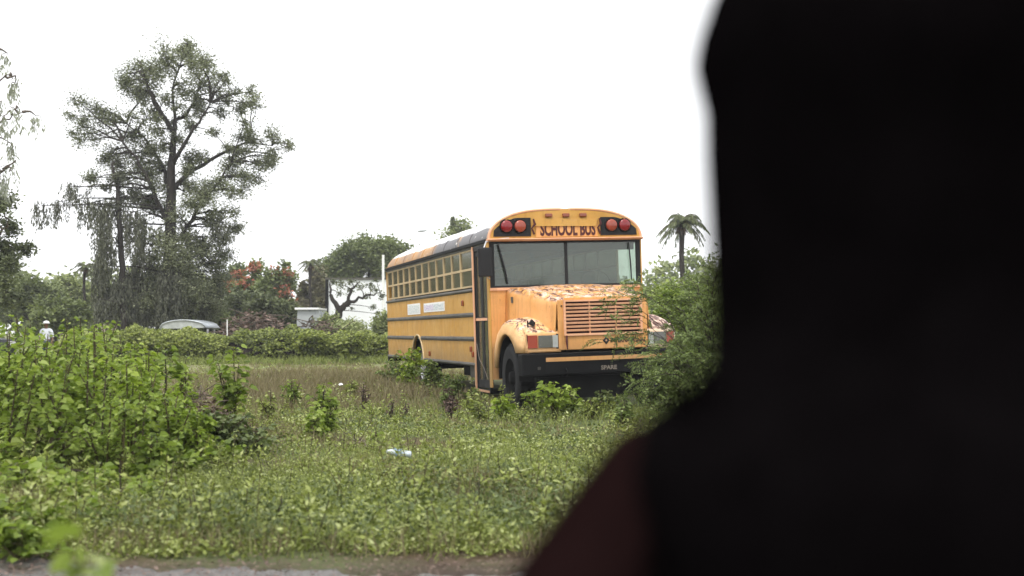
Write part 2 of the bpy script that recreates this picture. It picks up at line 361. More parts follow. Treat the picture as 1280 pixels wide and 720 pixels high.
def ground_cover():
    # low weeds: rosettes of leaves, thick carpet
    g=Geo()
    k=74000; X,Y=scatter_pts(k,5.8,46,1.3,1.75)
    dens=.34+1.15*vnoise(X,Y,.8,3)+.5*vnoise(X,Y,2.2,13)-.7*dryzone(X,Y)-np.clip((6.35-Y)*1.4,0,.7)-np.clip((Y-30)/16,0,.6)
    keep=(rng.uniform(0,1,k)<dens)&~under_bus(X,Y); X,Y=X[keep],Y[keep]; k=len(X)
    lv=11; H=np.repeat(.025+.12*rng.uniform(0,1,k)**2.2+.06*np.clip(vnoise(X,Y,.8,5),0,1)+.05*np.clip((Y-14)/10,0,1),lv)
    CX=np.repeat(X,lv)+rng.normal(0,.045,k*lv); CY=np.repeat(Y,lv)+rng.normal(0,.045,k*lv)
    C=np.stack([CX,CY,gh(CX,CY)+H*rng.uniform(.15,1,k*lv)],1)
    sc=np.repeat(rng.uniform(.55,1.35,k)*(1+.45*vnoise(X,Y,.7,91))*(1+np.clip((Y-9)/24,0,1.4)),lv)
    g.leaves(C,rnd_dirs(k*lv,-.1,.9),rnd_norm(k*lv),.025*sc*rng.uniform(.5,1.4,k*lv),.015*sc,0,'d')
    k2=1500; X,Y=scatter_pts(k2,6.3,24,1.3,1.7); kp=(~under_bus(X,Y))&(rng.uniform(0,1,k2)<.55+.6*vnoise(X,Y,.7,61)); X,Y=X[kp],Y[kp]; k2=len(X)
    lv=34; hh=rng.uniform(.14,.34,k2); tt=rng.uniform(.15,1,(k2,lv))
    lean=rng.normal(0,.12,(k2,2)); CX=X[:,None]+lean[:,:1]*tt*hh[:,None]*2+rng.normal(0,.018,(k2,lv)); CY=Y[:,None]+lean[:,1:]*tt*hh[:,None]*2+rng.normal(0,.018,(k2,lv))
    C=np.stack([CX.ravel(),CY.ravel(),(gh(CX,CY)+hh[:,None]*tt).ravel()],1); n2=len(C); sc=np.repeat(rng.uniform(.8,1.5,k2),lv)
    g.leaves(C,rnd_dirs(n2,-.2,.9),rnd_norm(n2),.036*sc,.016*sc,0,'d')
    for x_,y_,h_,l_ in zip(X,Y,hh,lean): g.tube([(x_,y_,float(gh(x_,y_))),(x_+l_[0]*h_*2,y_+l_[1]*h_*2,float(gh(x_,y_))+h_)],.003,3,1,cap=False)
    tag(obj('weeds',g,[G['weed'],STEM]),'low green weeds carpeting the lot','weeds',kind='stuff')
    # darker, greyer weeds in drifts
    g=Geo(); k=16000; X,Y=scatter_pts(k,6.4,24,1.3,1.6)
    n=vnoise(X,Y,.45,11); side=np.exp(-((X-Y*.085)**2/1.6))*.15+.4*np.exp(-((X+3.0)**2/1.4+(Y-10)**2/3))
    keep=(rng.uniform(0,1,k)<np.clip(n*1.0+side+.02,0,1)-.8*dryzone(X,Y))&~under_bus(X,Y); X,Y=X[keep],Y[keep]; k=len(X)
    lv=9; H=np.repeat(.06+.16*rng.uniform(0,1,k),lv)
    CX=np.repeat(X,lv)+rng.normal(0,.06,k*lv); CY=np.repeat(Y,lv)+rng.normal(0,.06,k*lv)
    C=np.stack([CX,CY,gh(CX,CY)+H*rng.uniform(.2,1,k*lv)],1); sc=np.repeat(rng.uniform(.7,1.4,k)*(1+np.clip((Y-9)/30,0,1)),lv)
    g.leaves(C,rnd_dirs(k*lv,-.1,1.1),rnd_norm(k*lv),.030*sc*rng.uniform(.5,1.3,k*lv),.017*sc,0,'d')
    tag(obj('undergrowth',g,G['weed2']),'darker small leaved weeds in drifts','undergrowth',kind='stuff')
    # green blades
    g=Geo(); k=15000; X,Y=scatter_pts(k,6.1,50,1.3,1.5)
    keep=(rng.uniform(0,1,k)<.75+.4*vnoise(X,Y,.6,21)-.5*dryzone(X,Y)-.5*np.clip((Y-30)/15,0,1)-np.clip((6.5-Y)*1.5,0,.85))&~under_bus(X,Y); X,Y=X[keep],Y[keep]; k=len(X)
    lv=6; H=np.repeat(np.clip((Y-5.7)*1.2,.3,1)*(.07+.14*rng.uniform(0,1,k)**2)+.15*np.exp(-((X-1)**2/9+(Y-16.8)**2/4)),lv)
    CX=np.repeat(X,lv)+rng.normal(0,.035,k*lv); CY=np.repeat(Y,lv)+rng.normal(0,.035,k*lv)
    C=np.stack([CX,CY,gh(CX,CY)],1); sc=np.repeat(1+np.clip((Y-8)/18,0,1.8),lv)
    g.leaves(C,rnd_dirs(k*lv,.7,1.45),rnd_norm(k*lv),H*rng.uniform(.6,1.2,k*lv),.007*sc,0,'b')
    k3=5000; X=rng.uniform(-17,-4,k3); Y=rng.uniform(43.6,46.6,k3); C=np.stack([X,Y,gh(X,Y)],1)
    g.leaves(C,rnd_dirs(k3,.6,1.4),rnd_norm(k3),rng.uniform(.12,.42,k3),.03,0,'b')
    tag(obj('grass',g,G['grass']),'thin green grass among the weeds','grass',kind='stuff')
    # dry reddish grass
    g=Geo(); k=26000; X=rng.uniform(-9,3,k); Y=rng.uniform(13,46,k)
    dz=dryzone(X,Y)
    keep=(rng.uniform(0,1,k)<np.clip(dz*.95+.10*vnoise(X,Y,.7,31)+.06,0,1))&~under_bus(X,Y); X,Y=X[keep],Y[keep]; dz=dz[keep]; k=len(X)
    X2,Y2=scatter_pts(15000,6.2,16,1.3,1.4); kk=rng.uniform(0,1,15000)<np.clip(vnoise(X2,Y2,.9,41)*1.6-.05,0,1)
    X=np.concatenate([X,X2[kk]]); Y=np.concatenate([Y,Y2[kk]]); dz=np.concatenate([dz,np.zeros(kk.sum())]); k=len(X)
    lv=6; H=np.repeat(.08+.10*rng.uniform(0,1,k)+.26*np.clip(dz,0,1)*rng.uniform(.4,1,k),lv)
    CX=np.repeat(X,lv)+rng.normal(0,.04,k*lv); CY=np.repeat(Y,lv)+rng.normal(0,.04,k*lv)
    C=np.stack([CX,CY,gh(CX,CY)],1); sc=np.repeat(1+np.clip((Y-8)/14,0,2),lv)
    g.leaves(C,rnd_dirs(k*lv,.8,1.5),rnd_norm(k*lv),H,.006*sc,0,'b')
    tag(obj('dry_grass',g,G['dry']),'dry reddish brown grass patch before the bus','dry grass',kind='stuff')
    # leaf litter and grit on the road edge
    g=Geo(); k=5200; X=rng.uniform(-4,3,k); Y=5.90+rng.normal(0,.16,k)-np.abs(rng.normal(0,.14,k))
    C=np.stack([X,Y,np.maximum(gh(X,Y),.014)+.006+rng.uniform(0,.01,k)],1)
    g.leaves(C,rnd_dirs(k,-.1,.3),rnd_norm(k)+np.array([0,0,2]),rng.uniform(.008,.03,k),rng.uniform(.006,.018,k))
    tag(obj('leaf_litter',g,G['brown']),'brown leaf litter and grit along the road edge','leaf litter',kind='stuff')
ground_cover()

# ------------------------------------------------------------------ plants
def curve_pts(a,b,sag,k=6,wob=.0):
    a=np.array(a,float); b=np.array(b,float); t=np.linspace(0,1,k)[:,None]
    P=a+(b-a)*t; P[:,2]+=(sag*4*t*(1-t))[:,0]
    if wob: P[1:-1]+=rng.normal(0,wob,(k-2,3))
    return P
def shrub(name,loc,h,spread,stems,leaf,lm,label,cat='shrub',group=None,per=34,stemr=.012,low=.25,kind='h',sm=None,droop=.3,PM=1.0):
    loc=(loc[0],loc[1],float(gh(loc[0],loc[1])))
    root=empty(name,loc,label,cat,group)
    gs=Geo(); gl=Geo(); Cs=[];Ds=[]
    for i in range(stems):
        a=rng.uniform(0,2*PI); r=spread*rng.uniform(.1,1)
        top=np.array([math.cos(a)*r,math.sin(a)*r,h*rng.uniform(.45,1)]) if i else np.array([0,0,h])
        base=np.array([math.cos(a),math.sin(a),0])*spread*.22*rng.uniform(0,1)
        P=curve_pts(base,top,0,6,.02*h)
        P[:,:2]=base[:2]+(top[:2]-base[:2])*(np.linspace(0,1,6)[:,None]**1.5)
        gs.tube(P,np.linspace(stemr,stemr*.35,6),5)
        tips=[P]
        for b in range(rng.integers(1,4)):
            t0=rng.uniform(.3,.85); q=P[int(t0*5)]; d=rnd_dirs(1,.3,1.2)[0]*h*rng.uniform(.12,.3)
            Q=curve_pts(q,q+d,0,4,.01*h); gs.tube(Q,np.linspace(stemr*.5,stemr*.25,4),4); tips.append(Q)
        for P_ in tips:
            n=int(per*PM*(1 if P_ is P else .45)); t_=rng.uniform(low if P_ is P else .1,1,n)**.75
            idx=t_*(len(P_)-1); i0=np.minimum(idx.astype(int),len(P_)-2); fr=(idx-i0)[:,None]
            c=P_[i0]*(1-fr)+P_[i0+1]*fr
            d=rnd_dirs(n,-droop,.7); off=leaf*rng.uniform(.3,1.1,n)[:,None]
            Cs.append(c+d*off); Ds.append(d*np.array([1,1,.6])-np.array([0,0,droop*.8]))
            m_=rng.uniform(0,1,n)<.25
            e=c[m_]; 
            for q0,q1 in zip(e[:8],(c+d*off)[m_][:8]): gs.tube([q0,q1],.0018+stemr*.08,3,cap=False)
    C=np.concatenate(Cs); D=np.concatenate(Ds); n=len(C)
    L=leaf*rng.uniform(.55,1.25,n)
    gl.leaves(C,D,rnd_norm(n),L,L*(.85 if kind=='h' else .45),0,kind,.18)
    obj('stem',gs,sm or STEM,root); obj('foliage',gl,lm,root)
    return root
# left thicket: shrubs, back row to front row (photo column, base distance, top row)
LT=[(8,13.0,405),(20,12.2,398),(38,14.5,400),(84,12.6,394),(100,13.6,392),(128,12.8,398),(150,14.0,420),
    (-25,11.0,400),(12,10.6,420),(32,10.8,412),(60,10.3,428),(92,11.2,408),(118,10.6,418),(142,11.4,430),
    (-10,9.4,455),(22,9.3,470),(52,9.6,452),(84,9.2,468),(110,9.7,455),(132,9.0,480),(158,9.9,455),(176,10.4,468),
    (150,8.9,500),(182,9.2,510),(205,9.9,500),(186,12.0,438),(208,11.0,470),(232,10.6,492),(168,13.0,424),(250,10.0,520)]
ltl=['tall bright green shrub at the left edge','tall lime topped shrub above the left thicket','upright bright shrub in front of the distant person in white',
 'tall leafy shrub left of the dark weeping tree','tallest green shrub of the left thicket','green shrub under the weeping tree branches','shrub at the right end of the tall thicket row',
 'shrub cut by the left frame edge','middle shrub near the left frame edge','leafy shrub in front of the left lime shrub','rounded green shrub in the middle of the left thicket','thin stemmed shrub of the middle thicket row','middle thicket shrub with yellowish tips','shrub beside the bare tan ground',
 'low shrub at the left frame edge','low front shrub with many stems at the left','low front shrub mixed with dry twigs','front shrub above the fallen dry twigs','front shrub with exposed dark stems','short bright shrub with dark base','shrub with yellow leaves beside the leaning sapling','right hand shrub of the thicket with loose top',
 'lowest bright shrub above the creeping vines','low bright shrub beside the dark leafy mound','small shrub behind the dark leafy mound','tall thin shoots right of the thicket before bare ground','upright shoots just left of the brush pile','shoots in front of the brush pile','shoots between the thicket and the hedge left end','low shoots at the right foot of the thicket']
for (px,Y,top),lb in zip(LT,ltl):
    h=max(.35,CH+(HZ-top)/F*Y)
    shrub('leafy_shrub',((px-640)/F*Y,Y),h,.30+.16*h,6 if h>.9 else 4,.050*rng.uniform(.75,1.3),G['lime'] if ('lime' in lb or 'yellow' in lb or 'shoots' in lb) else G['bright'],lb,'shrub','leafy shrubs of the left thicket',per=44 if h>.9 else 34,low=.30,PM=1.35)
# saplings standing free
shrub('sapling',((207-640)/F*12.6,12.6),.92,.10,2,.085,G['bright'],'slender leaning sapling with a bare stem and leafy top','sapling','free standing young plants',per=36,low=.62,sm=DSTEM)
shrub('sapling',((292-640)/F*13.6,13.6),.92,.22,5,.080,G['bright'],'group of thin stemmed bright saplings right of the dry brush pile','sapling','free standing young plants',per=34,low=.3)
shrub('sapling',((404-640)/F*13.2,13.2),.60,.21,7,.052,G['bright'],'small dark stemmed bush standing alone left of the bus','bush','free standing young plants',per=48,low=.3,kind='h',sm=DSTEM)
shrub('sapling',((392-640)/F*12.6,12.6),.28,.16,4,.06,G['bright'],'short lime seedling at the foot of the lone dark stemmed bush','seedling','free standing young plants',per=20)
shrub('weed_plant',((692-640)/F*16.6,16.6),.50,.22,5,.085,G['lime'],'bright broad leaved weed growing under the front bumper','weed','broad leaved weeds by the bus',per=16,low=.35)
shrub('weed_plant',((628-640)/F*16.6,16.6),.30,.14,4,.075,G['lime'],'bright weed in front of the front tyre','weed','broad leaved weeds by the bus',per=18)
shrub('weed_plant',((668-640)/F*16.9,16.9),.34,.16,3,.07,G['bright'],'weed between front tyre and bumper middle','weed','broad leaved weeds by the bus',per=16)
shrub('weed_plant',((515-640)/F*22.5,22.5),.78,.30,6,.085,G['lime'],'yellow green weed in front of the rear wheel','weed','broad leaved weeds by the bus',per=26)
shrub('bush',((494-640)/F*24,24),.62,.45,7,.06,G['feather'],'dark green bush at the rear corner of the bus','bush','bushes along the bus side',per=60)
shrub('bush',((535-640)/F*21.2,21.2),.62,.5,8,.055,G['feather'],'dark green bush along the middle of the bus side','bush','bushes along the bus side',per=60)
shrub('bush',((572-640)/F*19.2,19.2),.42,.35,6,.05,G['feather'],'low dark bush left of the bus door','bush','bushes along the bus side',per=50)
shrub('bush',((760-640)/F*17.0,17.0),.34,.45,7,.05,G['weed2'],'low bush under the bumper lettering','bush','bushes along the bus side',per=40)
shrub('dry_weed',((562-640)/F*16.8,16.8),.46,.16,6,.045,G['brown'],'dead dark weed with pale leaves before the bus door','dead weed','dead upright weeds',per=20,sm=DSTEM)
shrub('dry_weed',((489-640)/F*15.8,15.8),.26,.07,4,.03,G['brown'],'small dead weed standing in short grass','dead weed','dead upright weeds',per=14,sm=DSTEM)
shrub('dry_weed',((507-640)/F*16.2,16.2),.22,.06,3,.03,G['brown'],'smallest dead weed right of the other small one','dead weed','dead upright weeds',per=12,sm=DSTEM)
shrub('dry_weed',((455-640)/F*17.8,17.8),.40,.10,4,.035,G['brown'],'tall thin dead weed in the brown grass','dead weed','dead upright weeds',per=14,sm=DSTEM)
for px,Y,h,sp,lm_,lf,lb in [(338,15.5,.42,.14,'weed',.045,'thin upright weed between the bright saplings and the lone bush'),(365,18.5,.45,.16,'bright',.05,'weed in the brown grass above the lone bush'),(232,14.8,.75,.14,'bright',.07,'second slender sapling leaning right behind the brush pile'),
      (470,12.2,.20,.10,'bright',.04,'low weed below the small dead weeds'),(600,15.8,.26,.16,'weed',.05,'weed below the bus door'),(648,15.6,.24,.14,'weed',.045,'weed below the front tyre'),(715,16.9,.42,.16,'bright',.075,'weed just right of the bright broad leaved weed'),(738,16.2,.26,.2,'weed',.05,'low weed below the bumper centre'),
      (780,14.8,.34,.26,'feather',.05,'weed at the foot of the feathery shrub'),(555,18.6,.36,.2,'feather',.05,'weed in the shade beside the rear skirt'),(590,17.6,.30,.16,'weed',.05,'weed at the door step'),(440,21,.34,.14,'weed',.06,'weed left of the bus in the brown grass')]:
    shrub('weed_plant',((px-640)/F*Y,Y),h,sp,5,lf,G[lm_],lb,'weed','upright weeds in the lot',per=24,low=.2)
# dark leafy mound and creeping plants, broad leaves
shrub('mound_plant',((262-640)/F*11.0,11.0),.32,.50,16,.055,G['weed2'],'dark leafy mound plant under the dry brush pile','plant',per=60,low=.1)
shrub('mound_plant',((215-640)/F*10.6,10.6),.26,.42,12,.055,G['weed2'],'dark leafy plant left of the dry brush pile','plant',per=55,low=.1)
shrub('mound_plant',((300-640)/F*10.6,10.6),.20,.4,10,.05,G['weed2'],'low dark plant right below the dry brush pile','plant',per=45,low=.1)
for (px,py,h,lf,lb) in [(28,640,.22,.11,'broad leaved creeper at the lower left'),(100,600,.20,.12,'broad leaved creeper below the thicket stems'),
        (60,598,.22,.11,'broad leaved creeper under the left shrubs'),(190,610,.16,.10,'broad leaved creeper right of the curved twig'),(20,700,.16,.10,'pale broad leaf plant at the lower left corner'),(2,610,.26,.11,'broad leaved creeper cut by the left edge')]:
    Y=gy(py); shrub('creeper',((px-640)/F*Y,Y),h,.26,7,lf*.68,G['bright'],lb,'creeper','broad leaved creepers',per=9,low=.4,stemr=.005,kind='h',droop=.1)
shrub('seedling',((118-640)/F*1.75,1.75),.795,.028,5,.050,G['bright'],'blurred bright green leafy seedling close to the camera','seedling',per=12,low=.88,stemr=.003,droop=.3)
for px,py,h,lb in [(148,655,.34,'thin dark upright twig in the near left weeds'),(235,660,.16,'short dark twig in the near weeds'),(350,660,.18,'grey dead stem tuft in the near weeds middle'),(597,650,.22,'dark weed stem right of the blue litter')]:
    Y=gy(py); g=Geo(); g.tube(curve_pts((0,0,0),(.01,0,h),0,5,.006),[.006,.005,.005,.004,.003],5)
    for i in range(4): 
        q=np.array([0,0,h*rng.uniform(.4,.9)]); g.tube([q,q+rnd_dirs(1,.3,1)[0]*.05],.002,3)
    x=(px-640)/F*Y; o=obj('twig',g,DSTEM,loc=(x,Y,float(gh(x,Y)))); tag(o,lb,'twig','dark upright twigs')
g=Geo(); Y=8.9; g.tube([at(75,588,Y),at(95,588,Y-.1),at(112,592,Y-.15),at(127,604,Y-.2)],[.012,.011,.010,.006],6)
tag(obj('fallen_twig',g,DSTEM),'curved dark fallen twig lying on the creepers','twig')
g=Geo(); Y=9.3; g.tube([at(60,560,Y),at(68,545,Y),at(80,530,Y)],[.008,.006,.004],5); g.tube([at(64,560,Y),at(75,548,Y),at(84,538,Y+.1)],[.007,.006,.004],5)
tag(obj('bare_branch',g,BARK2),'pale bare forked twig in the left thicket','twig')
for px,py,lf,lb in [(12,575,.07,'creeper at the left edge under the thicket'),(45,622,.06,'creeper between the left edge and the curved twig'),(78,648,.06,'creeper below the curved twig'),(130,628,.06,'creeper right of the curved twig end'),(150,590,.07,'creeper at the foot of the front shrubs'),(12,668,.07,'creeper low on the left edge'),(60,680,.06,'creeper near the road at the lower left'),(105,668,.05,'creeper left of the dark upright twig'),(175,640,.05,'creeper right of the dark upright twig'),(225,600,.06,'creeper in front of the dark mound'),(270,590,.06,'creeper right of the dark mound'),(28,705,.06,'creeper hanging over the road edge at the left')]:
    Y=gy(py); shrub('creeper',((px-640)/F*Y,Y),.17,.24,7,lf,G['bright'],lb,'creeper','broad leaved creepers',per=11,low=.3,stemr=.004,kind='h',droop=.1)
# brush piles
def brush(name,cx,cy,rx,ry,h,n,lm,label,cat,twig=.5,tr=.008,leafs=1200,ls=.06):
    z0=float(gh(cx,cy)); g=Geo(); gl=Geo()
    for i in range(n):
        a=rng.uniform(0,2*PI); r=math.sqrt(rng.uniform(0,1)); x=math.cos(a)*r*rx; y=math.sin(a)*r*ry
        z=h*(1-r*r)*rng.uniform(.2,1); d=rnd_dirs(1,-.1,.5)[0]*twig*rng.uniform(.3,1)
        g.tube(curve_pts((x,y,z+.01),(x+d[0],y+d[1],max(.01,z+d[2])),.03,4,.02),[tr,tr*.8,tr*.6,tr*.4],4)
    a=rng.uniform(0,2*PI,leafs); r=np.sqrt(rng.uniform(0,1,leafs)); C=np.stack([np.cos(a)*r*rx,np.sin(a)*r*ry,h*(1-r*r)*rng.uniform(.3,1.05,leafs)],1)
    gl.leaves(C,rnd_dirs(leafs,-.3,.6),rnd_norm(leafs),ls*rng.uniform(.5,1.3,leafs),ls*.5)
    root=empty(name,(cx,cy,z0),label,cat); obj('branches',g,BARK2,root); obj('dead_leaves',gl,lm,root)
brush('brush_pile',(246-640)/F*13.0,13.0,.42,.35,.48,90,G['brown'],'dry brown brush pile on the leafy mound','brush pile',.35,.007,1500,.05)
brush('brush_pile',(312-640)/F*12.4,12.4,.22,.2,.20,24,G['brown'],'small scrap of dry twigs right of the brush pile','brush pile',.3,.006,150,.04)
brush('debris_pile',(320-640)/F*56,56,2.4,1.6,2.0,300,G['brown'],'wide brown heap of dead branches behind the hedge','debris pile',1.2,.03,3500,.22)
brush('debris_pile',(395-640)/F*57,57,2.0,1.2,1.7,120,G['brown'],'low brown heap below the white hut','debris pile',1.2,.03,1100,.2)

def feather_shrub():
    Yb=15.2; bx=(905-640)/F*Yb
    root=empty('feathery_shrub',(bx,Yb,0),'large feathery green shrub at the right covering the bus bumper corner','shrub')
    gs=Geo(); gl=Geo(); C=[];D=[];L=[]
    ends=[]
    tg=[(752,388,1.6),(770,400,1.4),(765,372,1.7),(745,425,1.2),(790,365,1.2),(800,455,0),(790,480,-.3),(800,500,-.4),(820,470,-.4),(830,500,-.6),(810,520,-.6),
        (840,380,.9),(850,360,1.2),(860,345,1),(870,370,.6),(880,340,.8),(895,335,.5),(850,400,0),(865,420,-.3),(815,442,.9),(832,434,.9),(846,427,.9),(822,450,.6),(838,446,.4),(850,450,-.3),(860,480,-.5),(875,500,-.6),(885,460,-.5),(890,400,0),(905,380,0),(840,520,-.6),(870,445,-.6),(900,430,-.2),(845,470,.2),(880,480,.2),(920,350,.4),(930,420,.3),(940,380,.6),(960,360,.6)]
    for j,(px,py,dy) in enumerate(tg*2):
        px+=rng.normal(0,8) if j>=len(tg) else 0; py+=rng.normal(0,10) if j>=len(tg) else 0
        e=at(px,py,Yb+dy)-np.array([bx,Yb,0]); e[2]=max(e[2],.12)
        b=np.array([rng.normal(0,.12),rng.normal(0,.12),0])
        ln=np.linalg.norm(e-b); P=curve_pts(b,e,.18*ln,9,.02)
        gs.tube(P,np.linspace(.013,.002,9)*(.6 if px<815 else 1),5)
        thin = px<805 and py<440
        fr0=.55 if thin else .28
        nt=9 if thin else 20
        for q in rng.uniform(fr0,1,nt):
            idx=q*8; i0=min(int(idx),7); c=P[i0]*(1-(idx-i0))+P[i0+1]*(idx-i0)
            d=rnd_dirs(1,-.5,.6)[0]; ax=(P[i0+1]-P[i0]); ax/=np.linalg.norm(ax); d=d*.8+ax*.7; d/=np.linalg.norm(d)
            l=rng.uniform(.14,.34); Q=curve_pts(c,c+d*l-np.array([0,0,.05]),.02,5)
            gs.tube(Q,np.linspace(.0035,.0012,5),3,cap=False)
            m=26; t=np.linspace(.08,1,m); ii=np.minimum((t*4).astype(int),3); f_=(t*4-ii)[:,None]
            cc=Q[ii]*(1-f_)+Q[ii+1]*f_
            sd=np.cross(d,rng.normal(size=3)); sd/=np.linalg.norm(sd)
            sg=np.where(np.arange(m)%2==0,1,-1)[:,None]
            C.append(cc); D.append(sg*sd+d*.5+rng.normal(0,.15,(m,3))); L.append(np.full(m,.055)*np.sin(np.clip(t,.15,.95)*PI)**.5)
    C=np.concatenate(C);D=np.concatenate(D);L=np.concatenate(L)
    gl.leaves(C,D,rnd_norm(len(C)),L,L*.28)
    obj('branch',gs,DSTEM,root); obj('foliage',gl,G['feather'],root)
feather_shrub()

# ------------------------------------------------------------------ trees
def tree_clumps(name,base,limbs,clumps,lm,label,leaf=.16,dens=1.,bark=BARK,weep=(),wm=None,cat='tree',group=None,flowers=None,ldir=(-.6,.9),trunk_n=8,spr=1.25):
    """limbs: list of (points, radii); clumps: (x,y,z,r,density) relative to base; weep: (x,y,z,r,len,n) hanging sprays"""
    root=empty(name,tuple(base),label,cat,group)
    gt=Geo(); gl=Geo(); LP=[]
    for P,R in limbs:
        P=np.array(P,float); k=max(4,len(P)*3); t=np.linspace(0,len(P)-1,k); i0=np.minimum(t.astype(int),len(P)-2); f=(t-i0)[:,None]
        Q=P[i0]*(1-f)+P[i0+1]*f; Q[1:-1]+=rng.normal(0,.03,(k-2,3)); R_=np.interp(t,np.arange(len(R)),R)
        gt.tube(Q,R_,trunk_n); LP.append(Q)
    LP=np.concatenate(LP); C=[];D=[]
    def attach(c):
        d=np.linalg.norm(LP-c,axis=1)+np.where(LP[:,2]>c[2]+.2,2.,0)
        return LP[d.argmin()]
    for (x,y,z,r,dn) in clumps:
        r=r*spr
        c=np.array([x,y,z]); a=attach(c); gt.tube(curve_pts(a,c,r*.15,5,r*.06),np.linspace(.05*r+.012,.02*r+.005,5),5)
        nt=int(10+6*r)
        for i in range(nt):
            d=rng.normal(size=3); d/=np.linalg.norm(d); d[2]=d[2]*.8; l=r*rng.uniform(.5,1.1)
            s=c+d*r*.1; e=c+d*l; Q=curve_pts(s,e,r*.08,4,r*.04)
            if i%2==0: gt.tube(Q,np.linspace(.012*r+.006,.005,4),3,cap=False)
            m=int(dn*dens*70*(r/.9)**1.2/ (leaf/.16)**1.5)+3; t=rng.uniform(.05,1.08,m); 
            cc=s+(e-s)*t[:,None]+rng.normal(0,r*.17,(m,3))
            C.append(cc); D.append(rnd_dirs(m,*ldir))
    C=np.concatenate(C); D=np.concatenate(D); n=len(C); L=leaf*rng.uniform(.5,1.3,n)
    gl.leaves(C,D,rnd_norm(n),L,L*.55)
    obj('crown',gl,lm,root)
    if len(weep):
        gw=Geo(); gwt=gt; C=[];D=[]
        for (x,y,z,r,ln,k) in weep:
            c=np.array([x,y,z]); a=attach(c); gt2=curve_pts(a,c,.3*r,5,.05); gwt.tube(gt2,np.linspace(.05,.015,5),4)
            for i in range(k):
                aa=rng.uniform(0,2*PI); rr=r*math.sqrt(rng.uniform(0,1)); s=c+np.array([math.cos(aa)*rr,math.sin(aa)*rr,rng.normal(0,r*.35)])
                l=ln*rng.uniform(.4,1); e=s+np.array([rng.normal(0,.12),rng.normal(0,.12),-l]); e[2]=max(e[2],.05)
                if i%3==0: gwt.tube([c,s],.012,3,cap=False)
                if i%2==0: gwt.tube([s,(s+e)/2+rng.normal(0,.04,3),e],[.010,.007,.004],3,cap=False)
                m=int(l*20)+3; t=rng.uniform(0,1,m); cc=s+(e-s)*t[:,None]+rng.normal(0,.05,(m,3))
                C.append(cc); d=rng.normal(0,.35,(m,3)); d[:,2]=-1; D.append(d)
        C=np.concatenate(C);D=np.concatenate(D);n=len(C); gw.leaves(C,D,rng.normal(size=(n,3)),.20*rng.uniform(.6,1.3,n),.055)
        obj('weeping_sprays',gw,wm or lm,root)
    obj('trunk',gt,bark,root)
    if flowers:
        gf=Geo(); C=[]
        for (x,y,z,r,k) in flowers:
            v=rng.normal(size=(k,3)); v/=np.linalg.norm(v,axis=1)[:,None]; C.append(np.array([x,y,z])+v*r*rng.uniform(.5,1.05,k)[:,None]*np.array([1,1,.7]))
        C=np.concatenate(C);n=len(C); gf.leaves(C,rnd_dirs(n,-.3,1),rnd_norm(n),.22*rng.uniform(.5,1.3,n),.16); obj('blossom',gf,G['flower'],root)
    return root
